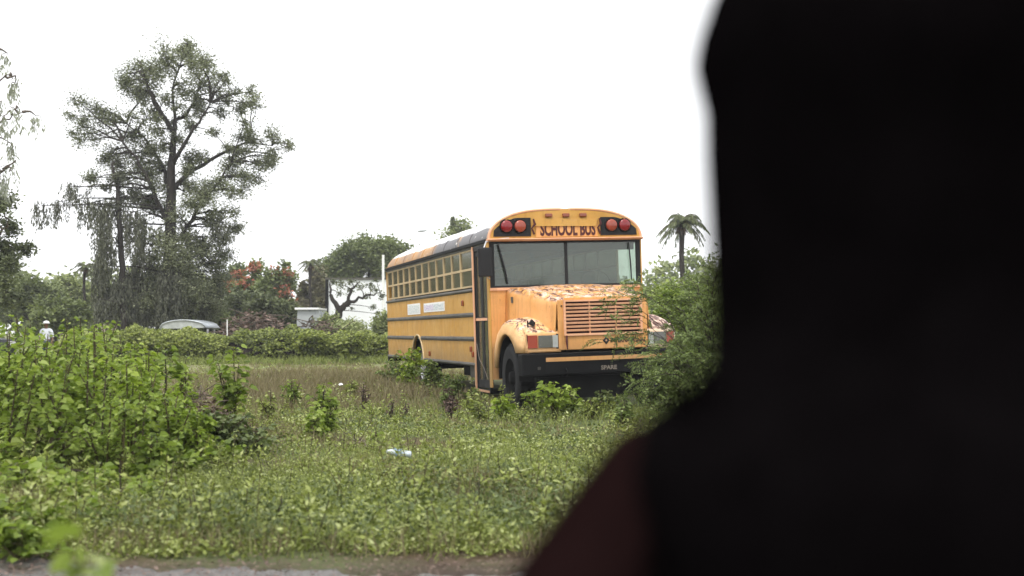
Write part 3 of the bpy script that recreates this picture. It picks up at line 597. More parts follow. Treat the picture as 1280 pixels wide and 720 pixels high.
def tall_tree():
    Y=60.; b=at(212,HZ,Y); b[2]=0; U=Y/F
    def p(x,y,dy=0): return np.array([(x-212)*U,dy,CH+(HZ-y)*U])
    L=[([p(210,445),p(211,400),p(212,330,.1),p(213,260),p(216,200),p(217,165),p(219,150)],[.34,.30,.27,.24,.18,.13,.10]),
       ([p(217,165),p(203,143,-.3),p(192,122,-.4),p(182,98,-.3),p(176,82)],[.12,.12,.10,.06,.03]),
       ([p(219,150),p(232,140,.4),p(240,120,.6),p(246,98,.6)],[.09,.08,.05,.03]),
       ([p(219,150),p(215,115),p(225,80),p(231,58)],[.08,.05,.04,.02]),
       ([p(216,205),p(235,180,-.6),p(255,155,-.8),(p(268,132,-.8))],[.11,.08,.06,.03]),
       ([p(214,240),p(232,215,.5),p(268,190,.9),p(300,175,1.),p(335,178,1.)],[.12,.10,.08,.05,.02]),
       ([p(230,292,-.2),p(250,262,-.4),p(270,238,-.4),p(290,205,-.4)],[.10,.09,.07,.03]),
       ([p(212,310),p(230,292,-.2)],[.12,.10]),
       ([p(213,290),p(196,240,-.5),p(180,205,-.8),p(160,180,-.9)],[.12,.10,.07,.04]),
       ([p(214,250),p(200,205,.6),p(176,170,.8),p(150,150,1.)],[.10,.08,.05,.03])]
    cl=[(231,56,11),(238,72,15),(215,80,20),(198,90,16),(165,82,15),(150,96,13),(178,100,20),(172,118,14),(262,88,17),(252,105,18),(232,112,15),(270,118,12),(248,136,12),(212,128,8),
        (286,104,10),(298,118,10),(310,112,9),(318,132,9),(300,140,8),(345,172,11),(361,182,7),(334,190,12),(322,205,10),(300,172,12),(312,158,8),(285,182,9),(288,208,16),(310,222,14),(300,240,12),(276,232,15),(262,252,14),(240,215,9),(246,240,12),
        (262,280,16),(284,268,10),(280,300,9),(252,305,18),(240,330,20),(262,330,14),(232,295,12),(180,146,14),(198,165,9),
        (122,138,14),(105,130,9),(92,145,10),(140,150,16),(158,166,16),(112,165,15),(90,170,9),(182,186,16),(150,192,18),(128,198,12),(178,218,18),(200,232,12),(152,226,14),(118,222,10),(205,262,12),(175,252,14)]
    cl+=[(225,175,10),(205,185,12),(232,200,12),(250,195,9),(225,230,12),(238,258,12),(222,275,12),(205,300,14),(225,315,16),(215,345,18),(238,350,16),(255,360,16),(270,350,14),(282,320,11),(292,285,10),(196,205,12),(170,205,12),(165,240,12),(190,255,12),(240,160,9),(228,138,9),(252,128,9),(275,140,8),(268,165,7),(300,190,10),(318,175,9),(340,205,8),(205,150,9),(190,140,9),(160,110,9),(240,85,10),(222,66,9),(195,375,16),(225,380,16),(250,388,14),(165,385,14),(270,378,10),(205,325,12)]
    cls=[]
    for (x,y,r) in cl:
        for k in range(2):
            rr=r*U*(1.08 if k==0 else .8); q=p(x+(rng.normal(0,r*.35) if k else 0),y+(rng.normal(0,r*.3) if k else 0),float(np.clip(rng.normal(0,.9),-1.3,1.3))); cls.append((*q,rr,.62 if y<200 else .8))
    we=[(72,262,10,1.1,16),(84,254,9,1.3,14),(98,252,10,1.5,16),(114,250,10,1.8,16),(132,250,12,1.9,18),(150,262,12,2.2,20),(168,268,12,2.2,22),(186,270,12,2.2,22),(200,285,11,2.,22),(120,285,9,1.3,12),(110,238,12,1.2,16),(95,235,9,.8,10),
        (150,310,14,1.9,34),(128,330,12,2.0,34),(172,315,14,2.2,40),(190,330,15,2.4,50),(160,345,16,2.2,110),(135,360,13,1.8,70),(205,345,16,2.4,110),(222,345,15,2.4,90),(180,370,17,1.6,120),(150,378,16,1.3,90),(210,378,16,1.5,110),(240,362,14,1.6,70),(258,345,12,1.5,40),(245,300,12,1.4,30),(280,280,11,1.1,24)]
    wl=[(*p(x,y,rng.normal(0,1.2)),r*U*1.1,ln,n) for (x,y,r,ln,n) in we]
    tree_clumps('tall_tree',b,L,cls,G['tall'],'tall airy tree with olive leaves and dark weeping lower branches',.115,.52,spr=1.7,weep=wl,wm=G['weep'],)
    Y2=58.; b2=at(150,HZ,Y2); b2[2]=0; U2=Y2/F
    def p2(x,y,dy=0): return np.array([(x-150)*U2,dy,CH+(HZ-y)*U2])
    L=[([p2(155,445),p2(154,380),p2(152,320),p2(149,270),p2(146,230),p2(140,205)],[.17,.15,.14,.12,.09,.05])]
    cls=[(*p2(x,y,rng.normal(0,.6)),r*U2,.6) for x,y,r in [(140,200,12),(150,225,12),(128,232,10),(160,245,10),(142,258,10)]]
    wl=[(*p2(x,y,rng.normal(0,.7)),r*U2,ln,n) for x,y,r,ln,n in [(150,240,12,1.6,14),(132,268,11,1.6,14),(165,285,11,1.9,16),(140,300,11,1.6,18),(150,350,12,1.8,60),(168,360,12,1.6,60),(135,375,10,1.2,40)]]
    tree_clumps('thin_tree',b2,L,cls,G['weep'],'slim dark trunked tree with drooping foliage left of the tall tree','.' and .15,.7,weep=wl,wm=G['weep'])
tall_tree()
def ftree(px,top,wpx,Y,lm,label,leaf=.26,dens=1.,group='trees of the far tree line',flowers=0,cat='tree',low=.12,squash=1.,bark=BARK,seed=None,name='broadleaf_tree'):
    b=at(px,HZ,Y); b[2]=0; H=CH+(HZ-top)/F*Y; W=wpx/F*Y/2
    limbs=[([(0,0,-.05),(rng.normal(0,.1),0,H*.25),(rng.normal(0,.3),rng.normal(0,.2),H*.55),(rng.normal(0,.4),0,H*.8)],[.03*H+.05,.025*H,.018*H,.006*H])]
    for i in range(5):
        a=rng.uniform(0,2*PI); z0=H*rng.uniform(.2,.45)
        limbs.append(([(0,0,z0),(math.cos(a)*W*.35,math.sin(a)*W*.3,z0+H*.15),(math.cos(a)*W*.7,math.sin(a)*W*.6,z0+H*rng.uniform(.18,.4))],[.014*H,.010*H,.004*H]))
    cl=[]; k=int(26+W*3.2); r0=max(.5,min(W,H*.5)*.33)
    for i in range(k):
        a=rng.uniform(0,2*PI); e=math.asin(rng.uniform(-.5,1)); rr=rng.uniform(.45,.92)
        x=math.cos(a)*math.cos(e)*W*rr; y=math.sin(a)*math.cos(e)*W*rr*.8; z=H*low+(H*(1-low))*(.5+.5*math.sin(e)*rr*squash)
        r=r0*rng.uniform(.6,1.15); z=min(z,H-r*.75); z=max(z,r*.6); cl.append((x,y,z,r,1.))
    fl=None
    if flowers: fl=[(c[0],c[1]-.25,c[2]+c[3]*.2,c[3]*1.3,flowers) for c in cl if c[2]>H*.5 and c[1]<W*.3 and rng.uniform()<.55]
    return tree_clumps(name,b,limbs,cl,lm,label,leaf,dens,bark=bark,flowers=fl,group=group,cat=cat,trunk_n=6)
FT=[(-60,330,120,72,'bgC','dark tree beyond the left frame edge'),
 (45,342,90,78,'bgA','green tree right of the left edge trunk'),
 (88,338,60,88,'bgB','pale far tree left of the small palm'),
 (20,352,60,100,'bgB','palest far tree low behind the left edge tree'),
 (70,372,90,66,'bgA','low green tree above the left thicket'),
 (120,350,50,92,'bgB','far tree just left of the weeping branches'),
 (175,350,70,80,'bgC','dark tree behind the tall tree trunk'),
 (240,348,70,76,'bgA','green tree behind the silver canopy'),
 (285,328,70,84,'bgA','tall green tree right of the weeping tree'),
 (268,372,56,66,'bgA','low tree between silver canopy and flame trees'),
 (395,330,44,86,'bgD','thin brownish tree left of the big round crown'),
 (420,322,60,96,'bgB','pale tree at the foot of the big round crown'),
 (583,272,86,105,'bgB','round tree rising above the bus roof'),
 (545,330,80,90,'bgA','tree hidden behind the bus body middle'),
 (825,352,60,70,'bgB','tree showing right of the windscreen'),
 (870,346,60,60,'bgA','green tree under the palm at the right'),
 (905,335,80,52,'bgA','tree beside the dark silhouette'),
 (1000,330,140,60,'bgA','tree hidden behind the close person'),
 (1140,325,150,66,'bgB','tree far right behind the close person')]
ftree(862,352,92,30,G['bright'],'bright leafy bush behind the feathery shrub at the right',leaf=.10,dens=.5,low=.02,group=None,cat='bush',name='roadside_bush')
for px,top,w,Y,c,lb in FT: ftree(px,top,w,Y,G[c],lb,leaf=.22+.0016*(Y-60),dens=.8)
ftree(318,320,62,80,G['bgA'],'flame tree with orange blossom, left of the pair',flowers=64,dens=.65,name='flame_tree')
ftree(350,322,64,77,G['bgA'],'flame tree with orange blossom, right of the pair',flowers=64,dens=.65,name='flame_tree')
ftree(345,368,80,68,G['bgC'],'dark low tree above the brown debris heap',dens=.9)
ftree(302,362,70,70,G['bgC'],'dark low tree below the left flame tree',dens=.9)
ftree(460,294,112,92,G['bgA'],'big round crowned tree behind the white building',dens=1.2,leaf=.26,low=.5)
ftree(495,310,60,95,G['bgB'],'tree between big round crown and the bus',dens=.9)
# yellow-green bushes before the white building
for px,top,w,Y,lb in [(412,396,14,60,'bright bush at the left corner of the white building'),(440,404,24,59,'low bush under the dark spreading tree'),(484,390,18,60,'bright bush between white building and bus rear'),(430,409,40,58,'low scrub behind the hedge right end')]:
    ftree(px,top,w,Y,G['bgB'],lb,leaf=.16,dens=1.1,low=.05,group='bushes before the white building',cat='bush',name='roadside_bush')
def woods():
    g=Geo(); k=90000; x=rng.uniform(-120,120,k); tp=5.6+1.5*np.sin(x*.11)+.9*np.sin(x*.37+1)+.6*np.sin(x*.83+2)+.4*np.sin(x*2.1)
    a=rng.uniform(0,1,k)**.7; C=np.stack([x,119+3*np.cos(x*.2)-4.*np.sqrt(1-a*a*.98)+rng.normal(0,.5,k),tp*a*(1+.05*rng.normal(size=k))],1)
    g.leaves(C,rnd_dirs(k,-.6,.9),rnd_norm(k)+np.array([0,-.8,0]),.50*rng.uniform(.5,1.4,k),.36)
    tag(obj('woods',g,G['bgB']),'far pale green woods behind everything','woods',kind='stuff')
woods()
def spreading_tree():
    Y=62.; b=at(428,HZ,Y); b[2]=0; U=Y/F
    def p(x,y,dy=0): return np.array([(x-428)*U,dy,CH+(HZ-y)*U])
    L=[([p(424,445),p(420,400),p(424,388),p(432,380),p(445,376)],[.22,.20,.18,.13,.07]),([p(424,388),p(414,370),p(412,355)],[.14,.09,.03]),([p(432,380),p(440,362),p(450,352)],[.10,.06,.03]),([p(445,376),p(460,368),p(475,366)],[.07,.05,.02])]
    cl=[(415,352,8),(428,356,9),(438,352,8),(424,366,6),(436,364,7),(452,360,8),(462,356,7),(470,364,7),(458,370,6),(476,370,7),(470,350,5),(440,386,3),(466,384,5),(472,392,5)]
    tree_clumps('spreading_tree',b,L,[(*p(x,y,rng.normal(0,.4)),r*U,.9) for x,y,r in cl],G['bgC'],'dark spreading tree with a crooked trunk against the white building',.11,.30,group=None,spr=1.05)
spreading_tree()
def left_edge_tree():
    Y=40.; b=at(-22,HZ,Y); b[2]=0; U=Y/F
    def p(x,y,dy=0): return np.array([(x+22)*U,dy,CH+(HZ-y)*U])
    L=[([p(-24,458),p(-22,350),p(-20,250),p(-14,150),p(-6,70),p(-2,20)],[.26,.22,.17,.11,.05,.02]),([p(-20,240),p(0,215),p(20,200)],[.07,.04,.02]),([p(-14,170),p(5,150),p(28,140)],[.05,.03,.012]),([p(-10,110),p(5,95),p(18,92)],[.04,.02,.01]),([p(-22,320),p(0,290),p(12,275)],[.07,.05,.02])]
    cl=[(*p(x,y,rng.normal(0,.7)),r*U,d) for x,y,r,d in [(-5,250,12,1.2),(4,262,9,1.1),(10,285,10,1.4),(-6,280,14,1.4),(16,310,9,1.3),(2,315,15,1.5),(-10,330,18,1.4),(18,330,9,1.3),(8,350,14,1.5),(-8,370,16,1.4),(10,378,10,1.3),(-25,300,16,1.2),(-40,330,18,1.2),(-30,260,12,1),(-45,380,18,1.2)]]
    we=[(*p(x,y,rng.normal(0,.5)),r*U,ln,max(4,n//3)) for x,y,r,ln,n in [(2,95,8,.8,16),(14,98,8,.7,12),(-2,130,9,1.0,18),(14,150,9,.9,18),(28,140,10,.8,14),(40,142,7,.6,9),(5,175,9,1.,16),(0,210,9,1.,20),(15,215,7,.7,8),(-2,60,6,.9,12),(5,235,8,.6,12)]]
    tree_clumps('weeping_pine',b,L,cl,G['bgC'],'tree at the left edge with dark lower foliage and drooping top sprays coloured pale for glare',.13,.8,spr=1.7,weep=we,wm=G['casu'],bark=BARK2)
left_edge_tree()
def palm(name,px,top,wpx,Y,label,n=20,group=None):
    b=at(px,HZ,Y); b[2]=0; H=CH+(HZ-top)/F*Y; R=wpx/F*Y/2; root=empty(name,tuple(b),label,'palm',group)
    zc=H-R*.75; g=Geo(); tr=.10*min(1,R); g.tube([(0,0,-.05),(.1,0,zc*.4),(-.05,0,zc*.75),(0,0,zc)],[.06*R+tr*1.2,.05*R+tr*.8,.05*R+tr*.6,.06*R+tr*.8],8)
    gl=Geo(); gr=Geo(); C=[];D=[];L=[]
    for i in range(n):
        a=2*PI*i/n*2.4+rng.normal(0,.1); up=rng.uniform(-.55,1.5); h=np.array([math.cos(a),math.sin(a),0]); l=R*rng.uniform(.95,1.25)
        t=np.linspace(0,1,9); P=np.array([0,0,zc])+h*(l*t*math.cos(up*.7))[:,None]; P[:,2]+=l*(math.sin(up)*t*.95-t**2.4*(.62+.2*math.sin(up)))
        gr.tube(P,np.linspace(.03*R,.006*R,9),4)
        m=46; tt=np.linspace(.08,1,m); ii=np.minimum((tt*8).astype(int),7); f=(tt*8-ii)[:,None]; cc=P[ii]*(1-f)+P[ii+1]*f
        ax=P[ii+1]-P[ii]; ax/=np.linalg.norm(ax,axis=1)[:,None]; sd=np.cross(ax,[0,0,1]); sg=np.where(np.arange(m)%2==0,1,-1)[:,None]
        C.append(cc); D.append(sg*sd*.8+ax*.6+np.array([0,0,-.75])+rng.normal(0,.1,(m,3))); L.append(R*.34*np.sin(np.clip(tt,.12,.92)*PI)**.6)
    C=np.concatenate(C);D=np.concatenate(D);L=np.concatenate(L); gl.leaves(C,D,rng.normal(size=(len(C),3)),L,R*.05)
    gd=Geo(); k=90; d=rnd_dirs(k,-1.3,-.5); gd.leaves(np.tile([0,0,zc-.1*R],(k,1))+d*.1,d,rng.normal(size=(k,3)),R*.5*rng.uniform(.5,1,k),R*.05)
    obj('trunk',g,BARK,root); obj('frond',gr,STEM,root); obj('crown',gl,G['bgC'],root); obj('dead_fronds',gd,G['brown'],root)
palm('palm_tree',853,256,60,62,'tall palm with drooping fronds right of the bus',28)
palm('palm_tree',106,322,30,70,'small palm silhouette left of the weeping tree',18)
palm('palm_tree',388,318,30,84,'thin palm between the flame trees and the big crown',18)
g=Geo(); b=at(566,HZ,104); b[2]=0; z=CH+(HZ-273)/F*104
g.tube([(0,0,0),(0,0,z)],[.2,.05],6); gl=Geo(); k=1600; t_=rng.uniform(.5,1.02,k)**.7; a=rng.uniform(0,2*PI,k); r_=(1.03-t_)*1.5+.05; gl.leaves(np.stack([np.cos(a)*r_*rng.uniform(.2,1,k),np.sin(a)*r_*rng.uniform(.2,1,k),z*t_],1),rnd_dirs(k,-.8,.2),rnd_norm(k),.2,.1)
r=empty('conifer',tuple(b),'dark pointed conifer tip above the bus roof','tree'); obj('trunk',g,BARK,r); obj('crown',gl,G['bgC'],r)

# hedge of vines in front of the tree line
def hedge():
    root=empty('hedge',(-8.6,48,0),'long low vine covered hedge across the back of the lot','hedge')
    x0,x1=-16.5,-4.2; n=90; xs=np.linspace(x0,x1,n); gl=Geo(); gc=Geo()
    top=1.06+.10*np.sin(xs*1.3)+.07*np.sin(xs*3.1+1)+.05*np.sin(xs*6.7)
    dep=1.5+.4*np.sin(xs*.9+2); Yc=47.6+.3*np.sin(xs*.5)
    top=top*np.clip((xs-x0)*1.2+.55,0,1)
    rings=[]
    for x,tp,d,yc in zip(xs,top,dep,Yc):
        a=np.linspace(0,PI,12); rings.append([(x+8.6,yc-48-d*.82*math.cos(t),tp*.86*math.sin(t)**.5) for t in a])
    gc.loft(rings,0,False,True)
    obj('stems',gc,DSTEM,root)
    k=42000; x=rng.uniform(x0,x1,k); i=((x-x0)/(x1-x0)*(n-1)).astype(int); a=rng.uniform(.0,PI*.8,k)*rng.uniform(.5,1,k)**.3; tp=top[i]*(1+.10*vnoise(x,a,2.,77)); d=dep[i]*(1+.18*vnoise(x,a*2,3.,5)); 
    yc=Yc[i]; q=rng.uniform(.88,1.08,k)
    C=np.stack([x+8.6,yc-48-d*np.cos(a)*q,tp*np.sin(a)**.5*q],1)
    hole=(vnoise(x,C[:,2]*3,1.6,9)>.25)&(C[:,2]<tp*.72)&(C[:,2]>.25); C=C[~hole]; k=len(C)
    gl.leaves(C,rnd_dirs(k,-.8,.7),rnd_norm(k)+np.array([0,-.6,0]),.10*rng.uniform(.6,1.4,k),.09)
    obj('foliage',gl,G['hedge'],root)
hedge()
for px,w,h,lb in [(175,60,1.15,'bushy shrub at the left end of the vine hedge'),(215,40,1.0,'dark shrub at the foot of the vine hedge left part'),(390,60,1.1,'leafy shrub in front of the hedge middle'),(440,60,1.1,'leafy shrub in front of the hedge near the bus')]:
    Y=45.6; shrub('hedge_shrub',((px-640)/F*Y,Y),h,w/F*Y/2,14,.13,G['hedge'],lb,'shrub','shrubs along the hedge',per=90,low=.05,stemr=.02)

# ------------------------------------------------------------------ far structures
def P0(px,Y,z=0): 
    q=at(px,HZ,Y); q[2]=z; return tuple(q)
def white_building():
    Y=72.; U=Y/F; root=empty('white_building',P0(450,Y),'plain white rendered building behind the spreading tree','building')
    w0=(408-450)*U; w1=(506-450)*U; h=CH+(HZ-347)*U
    g=Geo(); g.box(w0,w1,0,7,0,h-.12); obj('wall',g,simple('white_render',(.80,.82,.84),.7,var=.08,sc=.6),root)
    g=Geo(); g.box(w0-.08,w1+.08,-.08,7.08,h-.12,h); obj('roof',g,M['rail'],root)
    g=Geo(); g.box(w0-.05,w0+.12,-.10,-.002,0,h-.12); obj('drainpipe',g,M['black_metal'],root)
    g=Geo(); g.tube([(0,0,0),(0,0,CH+(HZ-320)*U)],.07,8); o=obj('white_pole',g,M['white'],loc=P0(479,71)); tag(o,'thin white pole beside the white building','pole')
white_building()
def canopy():
    Y=57.; U=Y/F; root=empty('metal_canopy',P0(229,Y),'silver curved sheet metal roof behind the hedge','shed')
    n=14; rings=[]
    for y,zz in ((0,0),(1.6,.0)):
        ring=[]
        for i in range(n+1):
            t=i/n; x=(-31+60*t)*U; z=CH+(HZ-(411-11.5*math.sin(PI*min(t,.999))**.38*1.0))*U - (0 if y==0 else 0)
            ring.append((x+ (y*.15),y,z))
        rings.append(ring)
    g=Geo(); g.loft(rings,0,False,True); o=obj('roof',g,simple('galvanised_sheet',(.42,.45,.47),.45,.5,.5,var=.3,sc=1.2),root)
    s=o.modifiers.new('s','SOLIDIFY'); s.thickness=.04
    fr=rings[0]; g=Geo(); g.prism([(p_[0],p_[2]) for p_ in fr],'y',.05,.09); obj('end_wall',g,simple('grey_end_panel',(.38,.40,.38),.7),root)
    for x in (-1.05,1.05):
        for y in (.15,1.4):
            g=Geo(); g.tube([(x,y,0),(x,y,1.25)],.05,6); obj('post',g,M['chrome'],root)
canopy()
def hut():
    Y=60.; U=Y/F; root=empty('white_hut',P0(388,Y),'pale lean-to hut with faded marks beside the white building','hut')
    zt=CH+(HZ-387)*U; g=Geo()
    poly=[(-20*U,0),(20*U,0),(20*U,.9),(10*U,zt),(-16*U,zt)]
    g.prism(poly,'y',0,2.4)
    t=NT('faded_wall_paint'); o_=t.obj(); c=t.mix(t.ramp(t.noise(1.6,4,.6,o_),[(.55,0),(.66,1)]),(.36,.38,.38),(.17,.18,.22)); m=t.done(t.bsdf(c,.8,.2))
    obj('wall',g,m,root)
    g=Geo(); g.box(-19*U,11*U,-.15,2.5,zt,zt+.09); obj('roof',g,M['white'],root)
    g=Geo(); g.prism([(-1*U,zt-.55),(3*U,zt-.35),(5*U,zt-.4),(3*U,zt-.85),(2.4*U,zt-.6),(1*U,zt-.9)],'y',-.02,.0); obj('dark_mark',g,M['rail'],root)
hut()
g=Geo(); g.tube([(0,0,0),(0,0,1.62)],.022,6); tag(obj('stake',g,M['white'],loc=P0(284,52)),'short white stake left of the debris heap','stake')
def lamp():
    Y=80.; U=Y/F; zt=CH+(HZ-288)*U; root=empty('street_lamp',P0(560,Y),'pale street lamp head hanging in the sky above the bus roof','street lamp')
    g=Geo(); g.tube([(0,0,0),(0,0,zt-.4),(-.3,0,zt-.1),(-28*U,0,zt)],[.07,.05,.035,.025],8); obj('pole',g,simple('pale_galvanised',(.75,.75,.75),.5,.4,0,.05),root)
    g=Geo(); rings=[]
    for t_,w in ((0,.03),(.2,.10),(.55,.14),(.85,.10),(1,.02)):
        a=np.linspace(0,2*PI,10,endpoint=False); rings.append([(-28*U+.1-t_*.62,math.cos(q)*w,zt+math.sin(q)*w*.55-t_*.06) for q in a])
    g.loft(rings,0,True,True,True); obj('lamp_head',g,simple('lamp_grey',(.40,.42,.42),.5),root)
lamp()
def far_house():
    Y=110.; U=Y/F; root=empty('red_roof_house',P0(98,Y),'low house with a dull red roof far behind the left shrubs','house')
    g=Geo(); g.box(-24*U,22*U,0,6,0,CH+20*U); obj('wall',g,simple('cream_wall',(.5,.42,.32),.8),root)
    z0=CH+20*U; z1=CH+(HZ-366)*U; x0,x1=-26*U,24*U
    g=Geo(); g.add([(x0,-.4,z0),(x1,-.4,z0),(x1,6.4,z0),(x0,6.4,z0),(x0,3,z1),(x1,3,z1)],[(0,1,5,4),(2,3,4,5),(0,4,3),(1,2,5),(0,3,2,1)]); obj('roof',g,simple('dull_red_roof',(.28,.10,.06),.8,sc=.5),root)
    for x in (-10*U,6*U):
        g=Geo(); g.box(x,x+.9,-.03,.0,.9,1.9); obj('window',g,M['black'],root)
far_house()

# ------------------------------------------------------------------ parked dark car at the far left
def car():
    Y=43.; root=empty('parked_car',P0(-70,Y),'dark grey car parked at the far left edge behind the shrubs','car',rot=(0,0,math.radians(-8)))
    prof=[(-2.1,.32),(2.1,.32),(2.15,.62),(2.0,.86),(1.15,.95),(.55,1.38),(-.95,1.42),(-1.65,.98),(-2.05,.92),(-2.15,.6)]
    g=Geo(); g.prism(prof,'y',-.82,.82); obj('body',g,simple('dark_grey_car_paint',(.02,.022,.024),.5,.2,0,.1),root,bevel=.06)
    g=Geo(); g.prism([(1.0,.97),(.5,1.32),(-.2,1.34),(-.2,.97)],'y',-.835,-.823); obj('window',g,M['black'],root)
    g=Geo(); g.prism([(-.3,.97),(-.3,1.34),(-.9,1.34),(-1.45,.99)],'y',-.835,-.823); obj('window',g,M['black'],root)
    for x in (-1.3,1.3):
        for sgn in (-1,1):
            g=Geo(); a=np.linspace(0,2*PI,20,endpoint=False); g.loft([[(x+.32*math.cos(t),sgn*y,.32+.32*math.sin(t)) for t in a] for y in (.62,.84)],0,True,True,True); w=obj('wheel',g,M['tyre'],root)
            g=Geo(); g.loft([[(x+.18*math.cos(t),sgn*y,.32+.18*math.sin(t)) for t in a] for y in (.80,.855)],0,True,True,True); obj('rim',g,M['chrome'],w)
    for y in (-.6,.6):
        g=Geo(); g.box(2.06,2.12,y-.18,y+.18,.66,.80); obj('headlight',g,M['white'],root)
car()

# ------------------------------------------------------------------ the school bus
def textmesh(s,size,ext,sx=1.,off=.0):
    c=bpy.data.curves.new('t','FONT'); c.body=s; c.size=size; c.extrude=ext; c.align_x='CENTER'; c.offset=off; c.resolution_u=3
    o=bpy.data.objects.new('t',c); COL.objects.link(o); bpy.context.view_layer.update()
    me=bpy.data.meshes.new_from_object(o.evaluated_get(bpy.context.evaluated_depsgraph_get()))
    bpy.data.objects.remove(o); 
    for v in me.vertices: v.co=Vector((v.co.x*sx,-v.co.z,v.co.y))
    me.materials.clear()
    return me
def bus():
    root=empty('school_bus',(.875,19.5,0),'abandoned yellow school bus with peeling hood standing in the weeds','bus',rot=(0,-.033,math.radians(15)))
    K=root
    LEN=9.2; ZS=.60; ZB=1.78; ZW=2.44; ZV=2.50
    def roofz(x,top=2.935): return ZV+(top-ZV)*max(0,1-abs(x/1.2)**3.0)**.5
    # side walls with wheel-arch notch and door opening on the camera side
    def wall_poly(y0,y1,z0,z1,arch=None):
        p=[(y0,z0)]
        if arch:
            c,r=arch; dz=z0-.48; h=math.sqrt(max(0,r*r-dz*dz))
            a0=math.atan2(dz,-h); a1=math.atan2(dz,h)
            for a in np.linspace(a0 if a0>0 else a0,a1,16): p.append((c+r*math.cos(a),.48+r*math.sin(a)))
        p+=[(y1,z0),(y1,z1),(y0,z1)]
        return p
    for sx in (-1,1):
        xa,xb=(sx*1.20,sx*1.165)
        g=Geo(); y0=.98 if sx<0 else .10
        g.prism(wall_poly(y0,LEN,ZS,ZB,(5.75,.60)),'x',min(xa,xb),max(xa,xb)); w=obj('side_panel',g,M['paint'],K)
        # arch lip
        g=Geo(); a=np.linspace(.2,PI-.2,20); g.tube([(sx*1.21,5.75+.60*math.cos(t),.48+.60*math.sin(t)) for t in a],.018,6); obj('arch_lip',g,M['post'],w)
        g=Geo(); g.box(min(sx*.75,sx*1.16),max(sx*.75,sx*1.16),5.05,6.45,1.09,1.11); obj('wheel_well',g,M['chassis'],w)
        # rub rails
        for z,hh in ((1.755,.06),(1.365,.075),(.985,.075),(ZS-.01,.06)):
            g=Geo()
            segs=[(y0,LEN)] if z>1.1 else [(y0,5.75-(.36 if z>.9 else .62)),(5.75+(.36 if z>.9 else .62),LEN)]
            for a_,b_ in segs:
                g.prism([(0,0),(.02,.01),(.028,hh*.5),(.02,hh-.01),(0,hh)],'y',a_,b_)
            g.v=[np.stack([sx*(v[:,0]+1.199),v[:,1],v[:,2]+z],1) for v in g.v]
            obj('rub_rail',g,M['rail'],K)
        # drip rail above windows and header
        g=Geo(); g.box(min(sx*1.19,sx*1.235),max(sx*1.19,sx*1.235),.05,LEN,ZW+.03,ZW+.075); obj('drip_rail',g,M['black_metal'],K)
        g=Geo(); g.box(min(sx*1.17,sx*1.203),max(sx*1.17,sx*1.203),.05,LEN,ZW-.005,ZW+.06); obj('header_panel',g,M['rail'],K)
        # windows
        ys=[.98,1.93,2.60,3.25,3.90,4.56,5.21,5.86,6.52,7.17,7.82,8.47,9.12] 
        for i in range(12):
            a_,b_=ys[i],ys[i+1]
            g=Geo(); pw=.045
            g.box(min(sx*1.165,sx*1.198),max(sx*1.165,sx*1.198),a_-pw/2+.004,a_+pw/2,ZB+.055,ZW-.006); g.box(min(sx*1.165,sx*1.195),max(sx*1.165,sx*1.195),b_-.012,b_,ZB+.055,ZW-.006)
            fo=g
            xa_,xb_=min(sx*1.168,sx*1.188),max(sx*1.168,sx*1.188)
            zm=ZB+.055+(ZW-ZB-.06)*.48
            g.box(xa_,xb_,a_+pw/2,b_-.012,zm-.018,zm+.018); g.box(xa_,xb_,a_+pw/2,b_-.012,ZB+.055,ZB+.085); g.box(xa_,xb_,a_+pw/2,b_-.012,ZW-.035,ZW-.006)
            wn=obj('window',g,M['post'],K)
            if not (i==11 and sx<0):
                g=Geo(); g.box(sx*1.176-.002,sx*1.176+.002,a_+pw/2,b_-.012,zm+.018,ZW-.035); g.box(sx*1.172-.002,sx*1.172+.002,a_+pw/2,b_-.012,ZB+.085,zm-.018); obj('pane',g,M['tint'],wn)
            else:
                g=Geo(); g.box(sx*1.176-.002,sx*1.176+.002,a_+pw/2,b_-.012,zm+.018,ZW-.035); obj('pane',g,M['tint'],wn)
    # roof
    g=Geo(); rings=[]
    for y,s_ in [(-.03,1),(.0,1),(.5,1),(2,1),(4,1),(6,1),(8,1),(8.7,1),(8.95,.97),(9.1,.88),(9.2,.72),(9.23,.5)]:
        ring=[]
        for x in np.linspace(-1,1,41):
            xx=math.sin(x*PI/2)*1.2; ring.append((xx*(1-.06*(1-s_)),y,ZV+(roofz(xx)-ZV)*s_))
        rings.append(ring)
    g.loft(rings,0,False,True); rf=obj('roof',g,M['roof'],K); so=rf.modifiers.new('s','SOLIDIFY'); so.thickness=.03; so.offset=-1
    for y in np.arange(1.2,9,.98):   # ribs of the roof bows
        g=Geo(); g.tube([(math.sin(x*PI/2)*1.2,y,roofz(math.sin(x*PI/2)*1.2)+.004) for x in np.linspace(-1,1,25)],.012,4); obj('roof_rib',g,M['roof'],rf)
    # rear end
    g=Geo(); pts=[(-1.2,ZS),(1.2,ZS),(1.2,ZV)]+[(x,ZV+(roofz(x)-ZV)*.5) for x in np.linspace(1.19,-1.19,15)]+[(-1.2,ZV)]
    g.prism(pts,'y',9.18,9.22); re=obj('rear_wall',g,M['paint'],K)
    g=Geo(); g.box(-.95,-.4,9.222,9.235,1.85,2.35); g.box(.4,.95,9.222,9.235,1.85,2.35); g.box(-.35,.35,9.222,9.24,1.85,2.4); obj('rear_window',g,M['black'],re)
    g=Geo(); g.box(-1.2,1.2,9.24,9.34,.5,.72); obj('rear_bumper',g,M['black_metal'],K,bevel=.015)
    # front cap above the windscreen
    g=Geo(); xs=np.linspace(1.2,-1.2,41)
